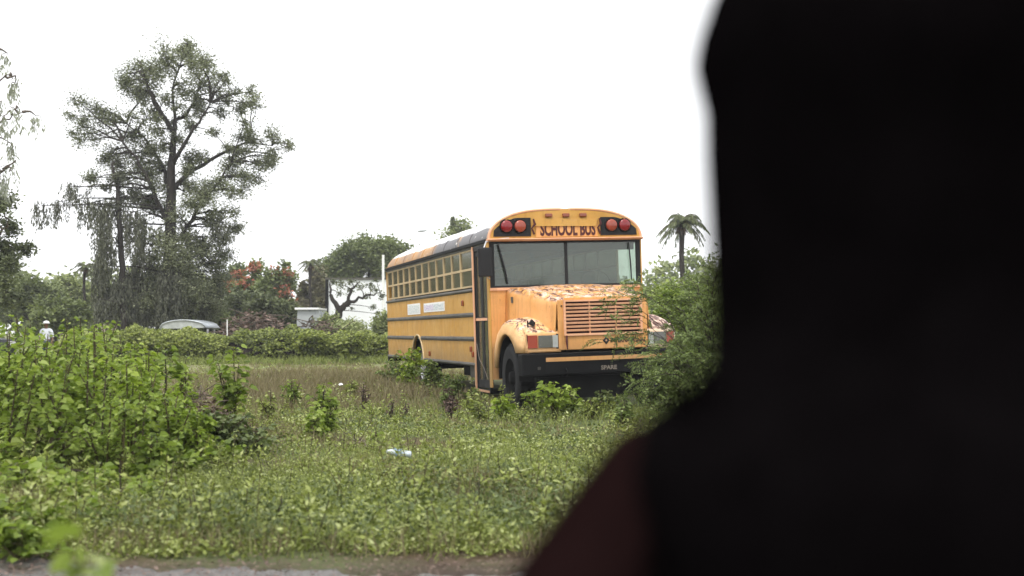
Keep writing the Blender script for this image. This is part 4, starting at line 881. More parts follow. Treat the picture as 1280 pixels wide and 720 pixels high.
    g.prism([(-1.2,ZV),(1.2,ZV)]+[(x,roofz(x)+.012) for x in np.clip(xs,-1.199,1.199)],'y',-.075,-.032); cap=obj('front_cap',g,M['paint'],K)
    cap['label']='yellow arched front cap above the windscreen'
    g=Geo(); g.tube([(x,-.065,roofz(x)+.012) for x in [math.sin(q*PI/2)*1.2 for q in np.linspace(-1,1,41)]],.022,6); obj('cap_rim',g,M['paint_slat'],cap)
    g=Geo(); g.prism([(-.16,0),(-.13,-.022),(-.02,-.03),(-.02,.012),(-.13,.012)],'x',-1.23,1.21); g.v=[np.stack([v[:,0],v[:,1],v[:,2]+ZV],1) for v in g.v]; obj('visor_lip',g,M['paint_slat'],cap)
    for sx in (-1,1):
        top=[(x,min(roofz(x)-.05,2.82)) for x in np.linspace(1.12,.55,12)]
        poly=[(.55,2.545),(1.13,2.545)]+top
        if sx<0: poly=[(-p[0],p[1]) for p in poly][::-1]
        g=Geo(); g.prism(poly,'y',-.088,-.076); pn=obj('light_panel',g,M['black'],K)
        for x,mt,nm in ((.93,'red','red_warning_light'),(.72,'amber','amber_warning_light')):
            g=Geo(); g.disc((sx*x,-.09,2.695),.088,'y',.03,24,0,.028); lo=obj(nm,g,M[mt],K)
            g=Geo(); a=np.linspace(0,2*PI,25); g.tube([(sx*x+.098*math.cos(t),-.10,2.695+.098*math.sin(t)) for t in a],.012,5,cap=False); obj('bezel',g,M['black_metal'],lo)
    for x in (-.27,0,.27):
        g=Geo(); g.box(x-.055,x+.055,-.125,-.077,2.825,2.88); obj('marker_light',g,M['mark'],K,bevel=.012)
    g=Geo(); g.box(-.47,.50,-.086,-.077,2.53,2.80); sg=obj('sign_panel',g,M['paint_hood'],K)
    me=textmesh('SCHOOL BUS',.27,.003,.535,.009); me.materials.append(M['text']); o=bpy.data.objects.new('lettering',me); COL.objects.link(o); o.parent=sg; o.location=(0.03,-.090,2.555); o['label']='SCHOOL BUS lettering half covered by a fallen panel'
    g=Geo(); g.add([(-.50,-.105,2.692),(.47,-.105,2.683),(.50,-.10,2.80),(-.49,-.10,2.805),(-.50,-.092,2.692),(.47,-.092,2.683),(.50,-.088,2.80),(-.49,-.088,2.805)],[(0,1,2,3),(7,6,5,4),(0,4,5,1),(1,5,6,2),(2,6,7,3),(3,7,4,0)]); obj('loose_panel',g,M['paint'],K)
    for x in (-.51,.53):
        g=Geo(); g.tube([(x,-.10,2.80),(x+.02,-.11,2.72),(x-.03,-.10,2.66),(x+.01,-.10,2.57)],[.012,.02,.012,.016],6); obj('cable',g,M['text'],sg)
    # windscreen surround
    g=Geo()
    g.box(-1.19,1.19,-.05,-.02,ZV-.06,ZV-.002); g.box(-1.19,-1.12,-.05,-.02,1.80,ZV-.06); g.box(1.12,1.19,-.05,-.02,1.80,ZV-.06); g.box(-1.19,1.19,-.055,-.02,1.775,1.815); g.box(-.022,.022,-.05,-.02,1.815,ZV-.06)
    fr=obj('windscreen_frame',g,M['black'],K)
    for a_,b_ in ((-1.12,-.022),(.022,1.12)):
        g=Geo(); g.box(a_,b_,-.038,-.032,1.815,ZV-.06); obj('windscreen_pane',g,M['wind'],fr)
    g=Geo(); g.tube([(-1.06,-.065,ZV-.07),(-.98,-.07,2.1),(-.93,-.065,1.84)],[.012,.016,.014],5); obj('wiper',g,M['black'],K); g=Geo(); g.tube([(1.0,-.065,ZV-.07),(1.02,-.07,2.1),(1.03,-.065,1.84)],[.01,.012,.01],5); obj('wiper',g,M['black'],K)
    for sx in (-1,1):
        g=Geo(); g.box(min(sx*1.19,sx*1.215),max(sx*1.19,sx*1.215),-.05,.09,.30,ZV); obj('corner_post',g,M['paint'],K,bevel=.01)
    g=Geo(); g.box(-1.19,1.19,-.045,.0,.42,1.775); obj('cowl',g,M['paint_hood'],K)
    g=Geo(); g.box(-1.2,1.2,-.07,-.045,1.745,1.785); obj('cowl_trim',g,M['paint_slat'],K)
    # entrance door, camera side (y .10 to .98)
    D=obj('door',(lambda g:(g.box(-1.205,-1.15,.10,.155,.22,2.44),g.box(-1.205,-1.15,.925,.975,.22,2.44),g.box(-1.205,-1.15,.155,.925,2.38,2.44),g.box(-1.19,-1.15,.155,.925,.22,.26),g)[-1])(Geo()),M['black'],K)
    for a_,b_ in ((.16,.535),(.545,.92)):
        g=Geo(); 
        for (p,q,z0,z1) in ((a_,a_+.06,.28,2.37),(b_-.06,b_,.28,2.37),(a_+.06,b_-.06,.28,.40),(a_+.06,b_-.06,2.30,2.37),(a_+.06,b_-.06,1.30,1.36)): g.box(-1.185,-1.155,p,q,z0,z1)
        lf=obj('door_leaf',g,M['black'],K)
        g=Geo(); g.box(-1.172,-1.168,a_+.06,b_-.06,1.36,2.30); g.box(-1.172,-1.168,a_+.06,b_-.06,.40,1.30); obj('pane',g,M['tint'],lf)
    g=Geo(); g.box(-1.20,-1.187,.16,.92,1.305,1.345); obj('door_bar',g,M['paint_slat'],D); g=Geo(); g.box(-1.222,-1.203,.93,.992,.24,2.46); g.box(-1.21,-1.19,.155,.925,.215,.245); obj('door_jamb',g,M['paint_slat'],K)
    g=Geo(); g.box(-1.18,-.75,.16,.92,.20,.24); g.box(-.75,-.72,.16,.92,.24,.55); g.box(-.75,-.4,.16,.92,.52,.55); obj('step',g,M['chassis'],K)
    g=Geo(); g.tube([(-1.21,.86,.95),(-1.24,.6,.72),(-1.23,.35,.58),(-1.21,.2,.42)],.004,4); obj('loose_wire',g,M['gtext'],D)
    # torn rear jamb flap
    g=Geo(); g.prism([(.95,.24),(1.04,.30),(1.03,.62),(.98,.62)],'x',-1.215,-1.20); obj('jamb_flap',g,M['paint_slat'],K)
    # mirror hanging at the front corner
    g=Geo(); g.box(-1.40,-1.19,-.20,-.15,1.95,2.38); mi=obj('mirror',g,M['black'],K,bevel=.02)
    g=Geo(); g.tube([(-1.17,-.06,2.48),(-1.26,-.14,2.47),(-1.30,-.17,2.38)],.012,6); g.tube([(-1.2,-.06,1.92),(-1.28,-.15,1.96)],.01,6); g.tube([(-1.15,-.09,2.50),(-.9,-.12,2.52)],.008,5); obj('mirror_arm',g,M['chrome'],mi)
    # inside
    g=Geo(); g.box(-1.15,1.15,.02,9.15,.98,1.02); obj('floor',g,M['chassis'],K)
    g=Geo(); g.box(1.12,1.16,.1,9.15,1.0,1.78); g.box(-1.16,-1.12,.98,9.15,1.0,1.78); obj('inner_panel',g,M['inner'],K)
    g=Geo(); g.box(-1.1,1.1,9.12,9.15,1.02,2.4); obj('inner_rear',g,M['inner'],K)
    for i in range(10):
        for sx in (-1,1):
            y=1.75+i*.73; g=Geo(); x0,x1=(min(sx*.25,sx*1.1),max(sx*.25,sx*1.1)); g.box(x0,x1,y,y+.42,1.25,1.40); g.box(x0,x1,y+.38,y+.48,1.38,2.02); obj('seat',g,M['seat'],K,bevel=.03)
    g=Geo(); g.box(.42,.92,.85,1.3,1.25,1.38); g.box(.42,.92,1.22,1.34,1.38,2.06); obj('driver_seat',g,M['seat'],K,bevel=.04)
    g=Geo(); a=np.linspace(0,2*PI,29); g.tube([(.62+.24*math.cos(t),.42+.06*math.sin(t),1.84+.20*math.sin(t)) for t in a],.016,6,cap=False); g.tube([(.62,.42,1.84),(.62,.25,1.55)],.025,6); g.tube([(.38,.42,1.84),(.86,.42,1.84)],.012,5); obj('steering_wheel',g,M['black'],K)
    g=Geo(); g.box(-1.12,1.12,.03,.10,2.33,2.46); obj('visor_shade_band',g,M['black'],K,bevel=.01)  # black box standing in for the front visor's shadow band on the glass
    g=Geo(); g.box(-.9,1.1,.0,.3,1.5,1.76); obj('dashboard',g,M['black'],K,bevel=.04)
    # plates on the side
    for (a_,b_,z0,z1,nm,mt,lb) in ((5.42,6.72,1.475,1.685,'notice_plate','plateA','square white plate with faded pale print'),(3.20,5.05,1.50,1.665,'name_plate','plateB','long white plate with faded lettering')):
        g=Geo(); g.box(-1.208,-1.2015,a_,b_,z0,z1); pl=obj(nm,g,M['white'],K); pl['label']=lb
        g=Geo(); yc=(a_+b_)/2; g.box(-.002,0,-(b_-a_)/2+.07,(b_-a_)/2-.07,-(z1-z0)/2+.03,(z1-z0)/2-.03); o=obj('print',g,M[mt],pl,loc=(-1.2095,yc,(z0+z1)/2))
    # bent tags / rust lamps on side
    for y,z in ((1.75,1.60),(1.25,.86),(1.12,.78),(4.6,.74)):
        g=Geo(); g.box(-1.235,-1.20,y-.035,y+.035,z-.045,z+.045); obj('side_lamp',g,M['mark'],K,bevel=.012)
    # hood
    g=Geo(); rings=[]
    for y,w,zt,rd in [(-.03,.95,1.80,.10),(-.25,.93,1.79,.13),(-.6,.88,1.76,.15),(-1.0,.81,1.70,.15),(-1.35,.73,1.645,.13),(-1.56,.68,1.60,.10),(-1.64,.66,1.565,.07)]:
        ring=[(-w-.03,y,.95),(-w-.02,y,1.2),(-w-.005,y,zt-rd-.12)]
        for a in np.linspace(0,PI/2,7): ring.append((-w+rd-rd*math.cos(a)*1.0,y,zt-rd-.03+rd*math.sin(a)))
        for x in np.linspace(-.8,.8,7): ring.append((x*(w-rd)/1.0,y,zt-.03+.03*math.cos(x*PI/2)-.012*(abs(x)>.55)))
        for a in np.linspace(PI/2,0,7): ring.append((w-rd+rd*math.cos(a),y,zt-rd-.03+rd*math.sin(a)))
        ring+=[(w+.005,y,zt-rd-.12),(w+.02,y,1.2),(w+.03,y,.95)]
        rings.append(ring)
    g.loft(rings,0,False,True); hd=obj('hood',g,M['paint_hood'],K); hd['label']='faded hood with brown and white peeling paint on top'
    so=hd.modifiers.new('s','SOLIDIFY'); so.thickness=.015; so.offset=-1
    # nose panel with grille opening
    g=Geo(); yf=-1.66
    def q(x0,x1,z0,z1,y0=yf,y1=yf+.03): g.box(x0,x1,y0,y1,z0,z1)
    q(-.655,-.56,.86,1.555); q(.56,.655,.86,1.555); q(-.56,.56,1.53,1.585,yf+.002); q(-.56,.56,.86,1.075)
    ns=obj('nose_panel',g,M['paint_hood'],K,bevel=.012)
    g=Geo(); g.box(-.56,.56,yf+.10,yf+.12,1.05,1.55); obj('radiator',g,M['text'],K)
    g=Geo()
    for a_,b_,c_,d_ in ((-.575,-.545,1.06,1.545),(.545,.575,1.06,1.545)): g.box(a_,b_,yf-.025,yf-.001,c_,d_)
    g.box(-.575,.575,yf-.026,yf-.002,1.525,1.55); g.box(-.575,.575,yf-.026,yf-.002,1.055,1.085)
    for i in range(8):
        z=1.115+i*.051; g.prism([(yf-.012,z),(yf-.018,z+.022),(yf+.02,z+.03),(yf+.025,z+.008)],'x',-.545,.545)
    g.box(-.20,-.185,yf-.004,yf+.03,1.085,1.525); g.box(.185,.20,yf-.004,yf+.03,1.085,1.525)
    obj('grille',g,M['paint_slat'],K)
    g=Geo(); g.tube([(-.545,yf-.03,1.06),(-.55,yf-.035,.98),(-.54,yf-.03,.87)],[.012,.018,.008],5); obj('rust_bracket',g,M['text'],K)
    # emblem and maker's name on the nose
    me=textmesh('INTERNATIONAL',.085,.002,.80,.002); me.materials.append(M['dtext']); o=bpy.data.objects.new('emblem_lettering',me); COL.objects.link(o); o.parent=ns; o.location=(.36,yf-.005,.945)
    g=Geo(); g.prism([(0,.055),(.05,0),(0,-.055),(-.05,0)],'y',yf-.006,yf-.001); g.prism([(0,.018),(.016,0),(0,-.018),(-.016,0)],'y',yf-.009,yf-.007,1); o=obj('emblem',g,[M['dtext'],M['paint_slat']],ns,loc=(.035,0,.975))
    # fenders
    for sx in (-1,1):
        g=Geo(); rings=[]; lips=[]
        def zt(y): return np.interp(y,[-1.62,-1.5,-1.35,-1.15,-.85,-.55,-.3,-.1],[1.09,1.13,1.20,1.275,1.33,1.31,1.20,1.00])
        def zl(y):
            d=abs(y+.80)
            return .50+math.sqrt(max(0,.60**2-d*d)) if d<.48 else .84 if y<-.8 else .50+math.sqrt(max(0,.36-min(d,.59)**2))
        def xo(y): return np.interp(y,[-1.6,-1.5,-1.35,-1.1,-.6,-.1],[1.06,1.13,1.165,1.18,1.185,1.18])
        for y in [-.12,-.2,-.3,-.4,-.5,-.62,-.75,-.88,-1.0,-1.12,-1.22,-1.28,-1.36,-1.44,-1.52,-1.58]:
            t_,l_,x_=zt(y),zl(y),xo(y); l_=min(l_,t_-.10); yk=y
            ring=[(.62,yk,t_+.02),(.78,yk,t_+.015),(.92,yk,t_),(x_-.12,yk,t_-.015),(x_-.05,yk,t_-.05),(x_-.012,yk,t_-.11*min(1,(t_-l_)/.2)),(x_,yk,max(l_,t_-.2) if t_-l_>.25 else l_+.02),(x_,yk,l_),(x_-.05,yk,l_+.002)]
            rings.append([(sx*a,b,c) for a,b,c in ring])
        g.loft(rings if sx>0 else [r[::-1] for r in rings],0,False,True)
        # front face of the fender, sloping back outwards
        fx=[.62,.72,.92,1.05,1.10]; fy=[-1.645,-1.64,-1.615,-1.58,-1.55]
        front=[[(sx*a,b,z) for a,b in zip(fx,fy)] for z in (.84,.865,.89)]+[[(sx*a,b,z) for a,b in zip(fx,fy)] for z in (1.085,1.11)]+[[(sx*a,b+.05,1.13) for a,b in zip(fx,fy)],[(sx*a,b+.15,zt(b+.15)+.004) for a,b in zip(fx,fy)]]
        g.loft(front,0,False,True)
        g.add([(sx*1.10,-1.55,.84),(sx*1.10,-1.55,1.10),(sx*1.13,-1.47,1.08),(sx*1.13,-1.47,.84),(sx*1.165,-1.30,.84),(sx*1.165,-1.30,1.05)],[(0,1,2,3),(3,2,5,4)],0,True)
        fd=obj('fender',g,M['paint_fender'] if sx<0 else M['paint_fender2'],K); so=fd.modifiers.new('s','SOLIDIFY'); so.thickness=.012; so.offset=0
        if sx>0: fd['label']='far fender bleached white with flaking paint'
        # inner wheel well
        g=Geo(); a=np.linspace(-.1,PI+.1,16); g.loft([[(sx*x,-.80+.57*math.cos(t),.50+.57*math.sin(t)) for t in a] for x in (.55,1.15)],0,False,True); obj('wheel_well',g,M['chassis'],fd)
        # headlight group
        ang=math.atan2(.065,.40)
        hroot=Geo(); 
        def hb(G_,a_,b_,z0,z1,d0,d1):
            ya=np.interp([a_,b_],fx,fy); G_.add([(sx*a_,ya[0]-d0,z0),(sx*b_,ya[1]-d0,z0),(sx*b_,ya[1]-d0,z1),(sx*a_,ya[0]-d0,z1),(sx*a_,ya[0]-d1,z0),(sx*b_,ya[1]-d1,z0),(sx*b_,ya[1]-d1,z1),(sx*a_,ya[0]-d1,z1)],[(0,1,2,3),(7,6,5,4),(0,4,5,1),(1,5,6,2),(2,6,7,3),(3,7,4,0)])
        hb(hroot,.645,1.085,.885,1.09,.002,.012); hl=obj('headlight',hroot,M['black'],K)
        g=Geo(); hb(g,.745,.935,.905,1.072,.014,.024); obj('lens',g,M['lamp'],hl)
        g=Geo(); hb(g,.665,.74,.905,1.072,.014,.022); obj('side_lens',g,simple('pale_lens',(.35,.36,.34),.3),hl)
        g=Geo(); hb(g,.95,1.075,.90,1.077,.014,.03); obj('turn_signal',g,M['amber2'],hl)
    # bumper
    g=Geo(); g.prism([(-1.25,-1.66),(-1.22,-1.80),(-.9,-1.845),(.9,-1.845),(1.22,-1.80),(1.25,-1.66),(1.2,-1.66),(.9,-1.75),(-.9,-1.75),(-1.2,-1.66)][::-1],'z',.53,.83); bp=obj('bumper',g,M['black_metal'],K,bevel=.015)
    g=Geo(); g.box(-.90,.90,-1.856,-1.847,.715,.77); obj('stripe',g,M['paint_hood'],bp)
    g=Geo(); g.box(-1.0,1.0,-1.72,-1.60,.20,.50); obj('bumper_shade_box',g,M['chassis'],K)  # dark box reaching low to stand in for the shadow under the bumper
    me=textmesh('SPARE',.080,.002,1.05,.002); me.materials.append(M['gtext']); o=bpy.data.objects.new('bumper_lettering',me); COL.objects.link(o); o.parent=bp; o.location=(.0,-1.85,.58)
    for x in (-.62,.62):
        g=Geo(); a=np.linspace(-PI/2,PI/2,9); g.tube([(x,-1.85-.05*math.cos(t),.56+.05*math.sin(t)) for t in a],.012,6); obj('tow_hook',g,M['black_metal'],bp)
    g=Geo(); g.box(-1.02,-.98,-1.862,-1.845,.61,.65); obj('bumper_bolt',g,M['rail'],bp)
    # badge and details on the hood side
    g=Geo(); g.box(-.945,-.935,-.36,-.26,1.55,1.64); obj('hood_badge',g,M['rail'],hd)
    g=Geo(); g.disc((-.60,yf-.001,1.47),.012,'y',.01,10); obj('hood_pin',g,M['black'],hd)
    g=Geo(); g.prism([(-1.0,1.235),(-.95,1.30),(-.90,1.25),(-.92,1.20)],'y',-1.40,-1.34); g.tube([(-1.0,-1.36,1.16),(-1.01,-1.38,1.28)],.012,5); obj('hood_latch',g,M['black'],hd)
    # chassis, wheels
    g=Geo(); g.box(-.45,-.33,-1.6,9.0,.55,.78); g.box(.33,.45,-1.6,9.0,.55,.78); g.box(-.5,.5,-1.5,1.0,.42,.98); g.box(-1.1,-.5,1.4,2.3,.42,.75); g.box(.5,1.1,1.4,2.6,.40,.8); g.box(-1.1,1.1,.1,9.1,.80,.97)
    obj('chassis',g,M['chassis'],K)
    g=Geo(); g.box(-1.12,-.75,1.15,1.75,.40,.60); obj('battery_box',g,M['rail'],K)
    for y in (-.80,5.75):
        g=Geo(); g.tube([(-1.0,y,.48),(1.0,y,.48)],.07,8); obj('axle',g,M['chassis'],K)
    def wheel(sx,y,xo_,wd=.27,flat=.03):
        a=np.linspace(0,2*PI,48,endpoint=False); g=Geo(); R=.49
        prof=[(0,.28),(.0,.30),(-.015,.40),(.0,.455),(.035,R),(wd-.035,R),(wd,.455),(wd+.015,.40),(wd,.30),(wd,.28)]
        g.loft([[(sx*(xo_-d),y+r*math.cos(t),max(.015,.47+r*math.sin(t))) for t in a] for d,r in prof],0,True,True)
        for k in range(40):
            t=2*PI*k/40
            if math.sin(t)<-.85: continue
            c_,s_=math.cos(t),math.sin(t)
            for d in (.02,.15):
                P=np.array([[d,-.012,0],[d+.10,-.012,0],[d+.10,.012,0],[d,.012,0]]); V=[]
                for rr in (R-.005,R+.008):
                    for (dd,u,_) in P: V.append((sx*(xo_-dd),y+rr*c_-u*s_,.47+rr*s_+u*c_))
                g.add(V,[(0,1,2,3),(7,6,5,4),(0,4,5,1),(1,5,6,2),(2,6,7,3),(3,7,4,0)])
        w=obj('wheel',g,M['tyre'],K)
        g=Geo(); g.loft([[(sx*(xo_-d),y+r*math.cos(t),.47+r*math.sin(t)) for t in a] for d,r in [(.0,.285),(.012,.285),(.02,.26),(.08,.22),(.075,.10),(.0,.09),(-.005,.005)]],0,True,True); rm=obj('rim',g,M['chrome'] if y>0 else M['chassis'],w)
        g=Geo()
        for k in range(8): t=2*PI*k/8; g.disc((sx*(xo_-.07)-.01*sx,y+.15*math.cos(t),.47+.15*math.sin(t)),.015,'x',.02*sx if sx>0 else .02,8)
        obj('lug_nut',g,M['chassis'],rm)
    for sx in (-1,1): wheel(sx,-.80,1.13); wheel(sx,5.75,1.12)
    # white dried smears on front tyre
    g=Geo()
    for i in range(7):
        a0=rng.uniform(-.2,.9); x_=1.13-rng.uniform(.03,.22)
        P=[(-x_+.03*k_*rng.uniform(.3,1),-.80-(.50)*math.cos(a0+.12*k_),.47+.50*math.sin(a0+.12*k_)) for k_ in range(4)]; g.tube(P,.009,4)
    obj('mud_smear',g,M['chrome'],K)
    return root
bus()

# ------------------------------------------------------------------ litter
def litter():
    Y=gy(591); x=(499-640)/F*Y; z=float(gh(x,Y))+.10
    root=empty('crushed_bottle',(x,Y,z),'crushed blue and white plastic bottle lying in the grass','bottle',rot=(0,.15,.3))
    g=Geo(); a=np.linspace(0,2*PI,12,endpoint=False); rings=[]
    for xx,r,q in [(-.10,.012,1),(-.085,.014,1),(-.06,.03,.8),(-.02,.033,.55),(.03,.036,.6),(.07,.032,.8),(.09,.028,.9),(.095,.003,1)]: rings.append([(xx,r*math.cos(t),r*q*math.sin(t)) for t in a])
    g.loft(rings,0,True,True,True); obj('body',g,simple('pale_blue_plastic',(.50,.56,.62),.25,.5,0,.1),root)
    g=Geo(); g.tube([(-.04,0,0),(.02,0,0)],.036,10); obj('wrapper',g,simple('blue_wrap',(.20,.30,.44),.4),root); 
    for (px,py,s_,lb) in [(426,500,.045,'small white scrap on the brown grass'),(362,508,.03,'tiny white scrap left of the lone bush')]:
        Y=gy(py+0); x=(px-640)/F*Y; g=Geo(); k=9
        ring=[(math.cos(q)*s_*rng.uniform(.5,1),math.sin(q)*s_*rng.uniform(.5,1),rng.uniform(0,.5)*s_) for q in np.linspace(0,2*PI,k,endpoint=False)]
        g.add(ring+[(0,0,s_*.9),(0,0,-.01)],[(i,(i+1)%k,k) for i in range(k)]+[((i+1)%k,i,k+1) for i in range(k)]); o=obj('paper_scrap',g,M['white'],loc=(x,Y,float(gh(x,Y))+.28)); tag(o,lb,'paper scrap','white scraps of litter')
    Y=gy(566); x=(440-640)/F*Y
    brush('twig_scrap',x,Y,.16,.12,.16,16,G['brown'],'grey scrap of dead twigs in the short grass','twigs',.22,.006,30,.03)
litter()

# ------------------------------------------------------------------ people
def skinned(name,V,E,mat,parent=None,root_i=0,sub=2):
    me=bpy.data.meshes.new(name); me.from_pydata([v[:3] for v in V],E,[]); me.materials.append(mat)
    o=bpy.data.objects.new(name,me); COL.objects.link(o)
    if parent: o.parent=parent
    o.modifiers.new('skin','SKIN')
    for i,v in enumerate(V):
        s=me.skin_vertices[0].data[i]; s.radius=(v[3],v[4] if len(v)>4 else v[3]); s.use_root=(i==root_i)
    m=o.modifiers.new('sub','SUBSURF'); m.levels=sub; m.render_levels=sub
    for p in me.polygons: p.use_smooth=True
    return o
SKIN=simple('brown_skin',(.16,.08,.05),.5,var=.08)
def person(name,J,sc,cloth_top,cloth_low,hairmat,label,loc,rot=0,hands=True):
    """J: joint dictionary in metres"""
    root=empty(name,loc,label,'person',rot=(0,0,rot))
    V=[];E=[];ix={}
    def add(k,r,par=None):
        ix[k]=len(V); V.append((*J[k],r*sc,(r*.85)*sc))
        if par is not None: E.append((ix[par],ix[k]))
    add('pelvis',.13); add('waist',.115,'pelvis'); add('chest',.135,'waist'); add('neck0',.07,'chest'); add('neck',.052,'neck0'); add('jaw',.062,'neck'); add('head',.088,'jaw'); add('crown',.070,'head')
    for s in 'LR':
        add('sh'+s,.062,'neck0'); add('el'+s,.042,'sh'+s); add('wr'+s,.026,'el'+s); add('pm'+s,.032,'wr'+s)
        add('hip'+s,.088,'pelvis'); add('kn'+s,.058,'hip'+s); add('an'+s,.038,'kn'+s); add('to'+s,.034,'an'+s)
    body=skinned('body',V,E,SKIN,root)
    # fingers: five short chains out of each palm
    for s in 'LR':
        w=np.array(J['wr'+s]); pmv=np.array(J['pm'+s]); ax=(pmv-w)/np.linalg.norm(pmv-w); sd=np.cross(ax,[0,1,0.01]); sd/=np.linalg.norm(sd)
        for k,l in enumerate((.070,.078,.072,.058)):
            b=pmv+sd*(k-1.5)*.019*sc; c=np.cross(ax,sd)
            g=Geo(); g.tube([b,b+ax*l*.45,b+ax*l*.8+c*.012,b+ax*l+c*.028],[.009,.009,.008,.006],8); obj('finger',g,SKIN,body)
        b=w+(pmv-w)*.5; g=Geo(); tdir=(-sd*.7+ax*.7); g.tube([b,b-sd*.025+ax*.02,b-sd*.035+ax*.05],[.011,.011,.008],8); obj('thumb',g,SKIN,body)
    # clothes: slightly larger shells
    def shell(nm,keys,grow,mat):
        ii=[ix[k] for k in keys]; mp={a:b for b,a in enumerate(ii)}
        Vs=[(*V[i][:3],V[i][3]+grow,V[i][4]+grow) for i in ii]; Es=[(mp[a],mp[b]) for a,b in E if a in mp and b in mp]
        return skinned(nm,Vs,Es,mat,root)
    shell('shirt',['pelvis','waist','chest','neck0','shL','elL','shR','elR'],.016,cloth_top)
    shell('trousers',['pelvis','hipL','knL','anL','hipR','knR','anR'],.014,cloth_low)
    return root,body
def near_person():
    # kneeling with the back to the camera, sunk on the heels
    hx=.2275; Y=.70
    J=dict(pelvis=(hx,Y+.02,.52),waist=(hx,Y+.03,.66),chest=(hx,Y+.02,.86),neck0=(hx-.02,Y+.01,1.015),neck=(hx,Y+.02,1.06),jaw=(hx,Y+.04,1.12),head=(hx,Y+.035,1.20),crown=(hx,Y+.02,1.27),
      shL=(.098,Y,.982),elL=(-.085,Y+.05,.74),wrL=(.06,Y+.30,.60),pmL=(.08,Y+.38,.575),shR=(.385,Y,.945),elR=(.47,Y+.10,.70),wrR=(.40,Y+.30,.60),pmR=(.39,Y+.38,.575),
      hipL=(hx-.10,Y+.04,.48),knL=(hx-.15,Y+.34,.09),anL=(hx-.13,Y-.08,.07),toL=(hx-.13,Y-.22,.04),hipR=(hx+.10,Y+.04,.48),knR=(hx+.15,Y+.34,.09),anR=(hx+.13,Y-.08,.07),toR=(hx+.13,Y-.22,.04))
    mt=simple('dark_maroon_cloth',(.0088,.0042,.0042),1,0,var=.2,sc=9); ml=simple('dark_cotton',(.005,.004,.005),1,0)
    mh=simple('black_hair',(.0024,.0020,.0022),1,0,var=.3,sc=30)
    root,body=person('person',J,1.,mt,ml,mh,'person in a dark maroon top with long black hair, a blurred silhouette close in front',(0,0,0))
    # raise/shape the shoulder line to the photograph's slope
    g=Geo(); a=np.linspace(0,2*PI,40,endpoint=False); rings=[]
    for z,w,d in [(1.337,.012,.012),(1.332,.045,.05),(1.318,.075,.08),(1.295,.100,.10),(1.262,.120,.115),(1.24,.1275,.12),(1.224,.1305,.122),(1.210,.1275,.12),(1.198,.1245,.115),(1.174,.1245,.105),(1.13,.1225,.095),(1.09,.1205,.09),(1.062,.1225,.085),(1.050,.136,.08),(1.036,.160,.078),(1.01,.168,.07),(.97,.158,.065),(.92,.152,.06),(.86,.15,.055),(.80,.12,.03)]:
        rings.append([(hx+w*math.cos(t)*(1+.012*math.sin(9*t)),Y-.02-.06*min(1,max(0,(1.07-z)/.06))+d*math.sin(t)*(1+.015*math.sin(11*t)),z) for t in a])
    g.loft(rings,0,True,True,True)
    for i in range(260):
        z0=rng.uniform(.98,1.06); x0=hx-.12-rng.uniform(0,.03); dx=rng.uniform(-.035,.02); y0=Y-.075+rng.normal(0,.012)
        g.tube([(x0,y0+.01,z0),(x0+dx*.5,y0,z0-.09),(x0+dx,y0,z0-.17),(x0+dx*.8,y0,z0-.26)],[.0012,.0014,.0012,.0006],3,cap=False)
    obj('hair',g,mh,root)
near_person()
def far_person():
    Y=41.; x=(58-640)/F*Y
    J=dict(pelvis=(0,0,.80),waist=(0,0,.92),chest=(0,0,1.08),neck0=(0,0,1.19),neck=(0,0,1.24),jaw=(0,-.02,1.29),head=(0,-.02,1.345),crown=(0,-.01,1.40),
      shL=(-.155,0,1.15),elL=(-.20,.02,.92),wrL=(-.19,-.10,.74),pmL=(-.19,-.13,.67),shR=(.155,0,1.15),elR=(.20,.02,.92),wrR=(.19,-.10,.74),pmR=(.19,-.13,.67),
      hipL=(-.08,0,.76),knL=(-.09,-.02,.42),anL=(-.09,.02,.07),toL=(-.09,-.11,.04),hipR=(.08,0,.76),knR=(.09,-.02,.42),anR=(.09,.02,.07),toR=(.09,-.11,.04))
    root,body=person('person',J,.9,simple('white_cotton_shirt',(.75,.77,.85),.8,var=.05),simple('blue_trousers',(.05,.07,.12),.8),None,'distant person in a white shirt and white cap above the left shrubs',(x,Y,0))
    g=Geo(); a=np.linspace(0,2*PI,20,endpoint=False)
    g.loft([[(r*math.cos(t),-.01+r*1.1*math.sin(t),z) for t in a] for z,r in ((1.385,.098),(1.42,.094),(1.455,.07),(1.47,.01))],0,True,True); g.loft([[(r*math.cos(t),-.03+r*1.2*math.sin(t),z) for t in a] for z,r in ((1.39,.09),(1.382,.14))],0,True,True); obj('cap',g,M['white'],root)
    g=Geo(); g.tube([(0,-.105,1.36),(0,-.13,1.335),(0,-.105,1.325)],.012,6); obj('nose',g,SKIN,root)
far_person()

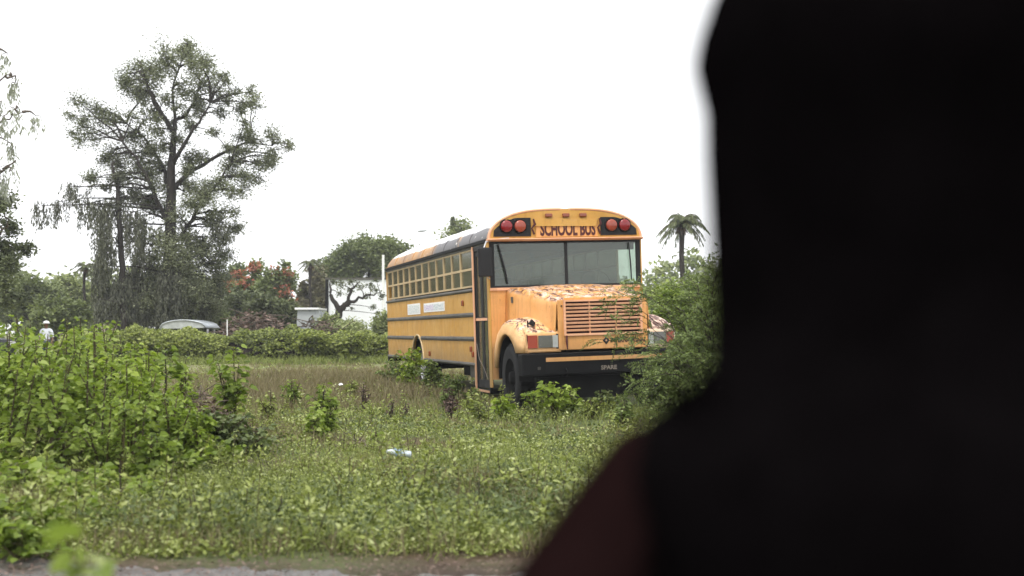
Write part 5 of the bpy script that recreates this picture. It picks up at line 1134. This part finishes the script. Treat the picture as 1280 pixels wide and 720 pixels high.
# ------------------------------------------------------------------ light, sky, camera
g=Geo(); g.box(-140,140,-40,135,-1,24)
vm=bpy.data.materials.new('thin_haze'); vm.use_nodes=True; vt=vm.node_tree; vt.nodes.clear()
vo=vt.nodes.new('ShaderNodeOutputMaterial'); pv=vt.nodes.new('ShaderNodeVolumePrincipled'); pv.inputs['Density'].default_value=.0007; pv.inputs['Color'].default_value=(.92,.94,.97,1); pv.inputs['Anisotropy'].default_value=.2
vt.links.new(pv.outputs[0],vo.inputs['Volume']); tag(obj('haze',g,vm),'thin pale humid haze over the lot','haze',kind='stuff')
w=bpy.data.worlds.new('World'); S.world=w; w.use_nodes=True; nt=w.node_tree; nt.nodes.clear()
EL,AZ=math.radians(58),math.radians(200)
sky=nt.nodes.new('ShaderNodeTexSky'); sky.sky_type='NISHITA'; sky.sun_disc=False; sky.sun_elevation=EL; sky.sun_rotation=AZ; sky.dust_density=6; sky.air_density=1.4
hsv=nt.nodes.new('ShaderNodeHueSaturation'); hsv.inputs['Saturation'].default_value=.06; nt.links.new(sky.outputs[0],hsv.inputs['Color'])
bg=nt.nodes.new('ShaderNodeBackground'); bg.inputs[1].default_value=.12; mxw=nt.nodes.new('ShaderNodeMix'); mxw.data_type='RGBA'; mxw.inputs[0].default_value=.8; mxw.inputs[7].default_value=(8.2,8.3,8.5,1)
nt.links.new(hsv.outputs[0],mxw.inputs[6]); nt.links.new(mxw.outputs[2],bg.inputs[0])   # overcast: thick even cloud over the clear-sky model
out=nt.nodes.new('ShaderNodeOutputWorld'); nt.links.new(bg.outputs[0],out.inputs[0])
sl=bpy.data.lights.new('sun','SUN'); sl.energy=1.0; sl.angle=math.radians(14); sl.color=(1,.96,.9)
so=bpy.data.objects.new('sun',sl); COL.objects.link(so); so.location=(0,-5,30)
sd=Vector((math.sin(AZ)*math.cos(EL),math.cos(AZ)*math.cos(EL),math.sin(EL)))
so.rotation_euler=sd.to_track_quat('Z','Y').to_euler()
cam=bpy.data.cameras.new('camera'); co=bpy.data.objects.new('camera',cam); COL.objects.link(co); S.camera=co
co.location=(0,0,CH); co.rotation_euler=(PI/2,0,0); cam.sensor_width=36; cam.lens=36*F/1280; cam.shift_y=(HZ-360)/1280; cam.clip_end=3000; cam.clip_start=.05
cam.dof.use_dof=True; cam.dof.focus_distance=19; cam.dof.aperture_fstop=2.6
S.view_settings.view_transform='Standard'; S.view_settings.look='None'; S.view_settings.gamma=1; S.view_settings.exposure=.95
S.cycles.use_denoising=True; S.cycles.max_bounces=6; S.cycles.diffuse_bounces=3; S.cycles.glossy_bounces=2; S.cycles.transmission_bounces=4; S.cycles.transparent_max_bounces=10
S.cycles.use_adaptive_sampling=True; S.cycles.adaptive_threshold=.02
try: S.cycles.denoiser='OPENIMAGEDENOISE'
except Exception: pass
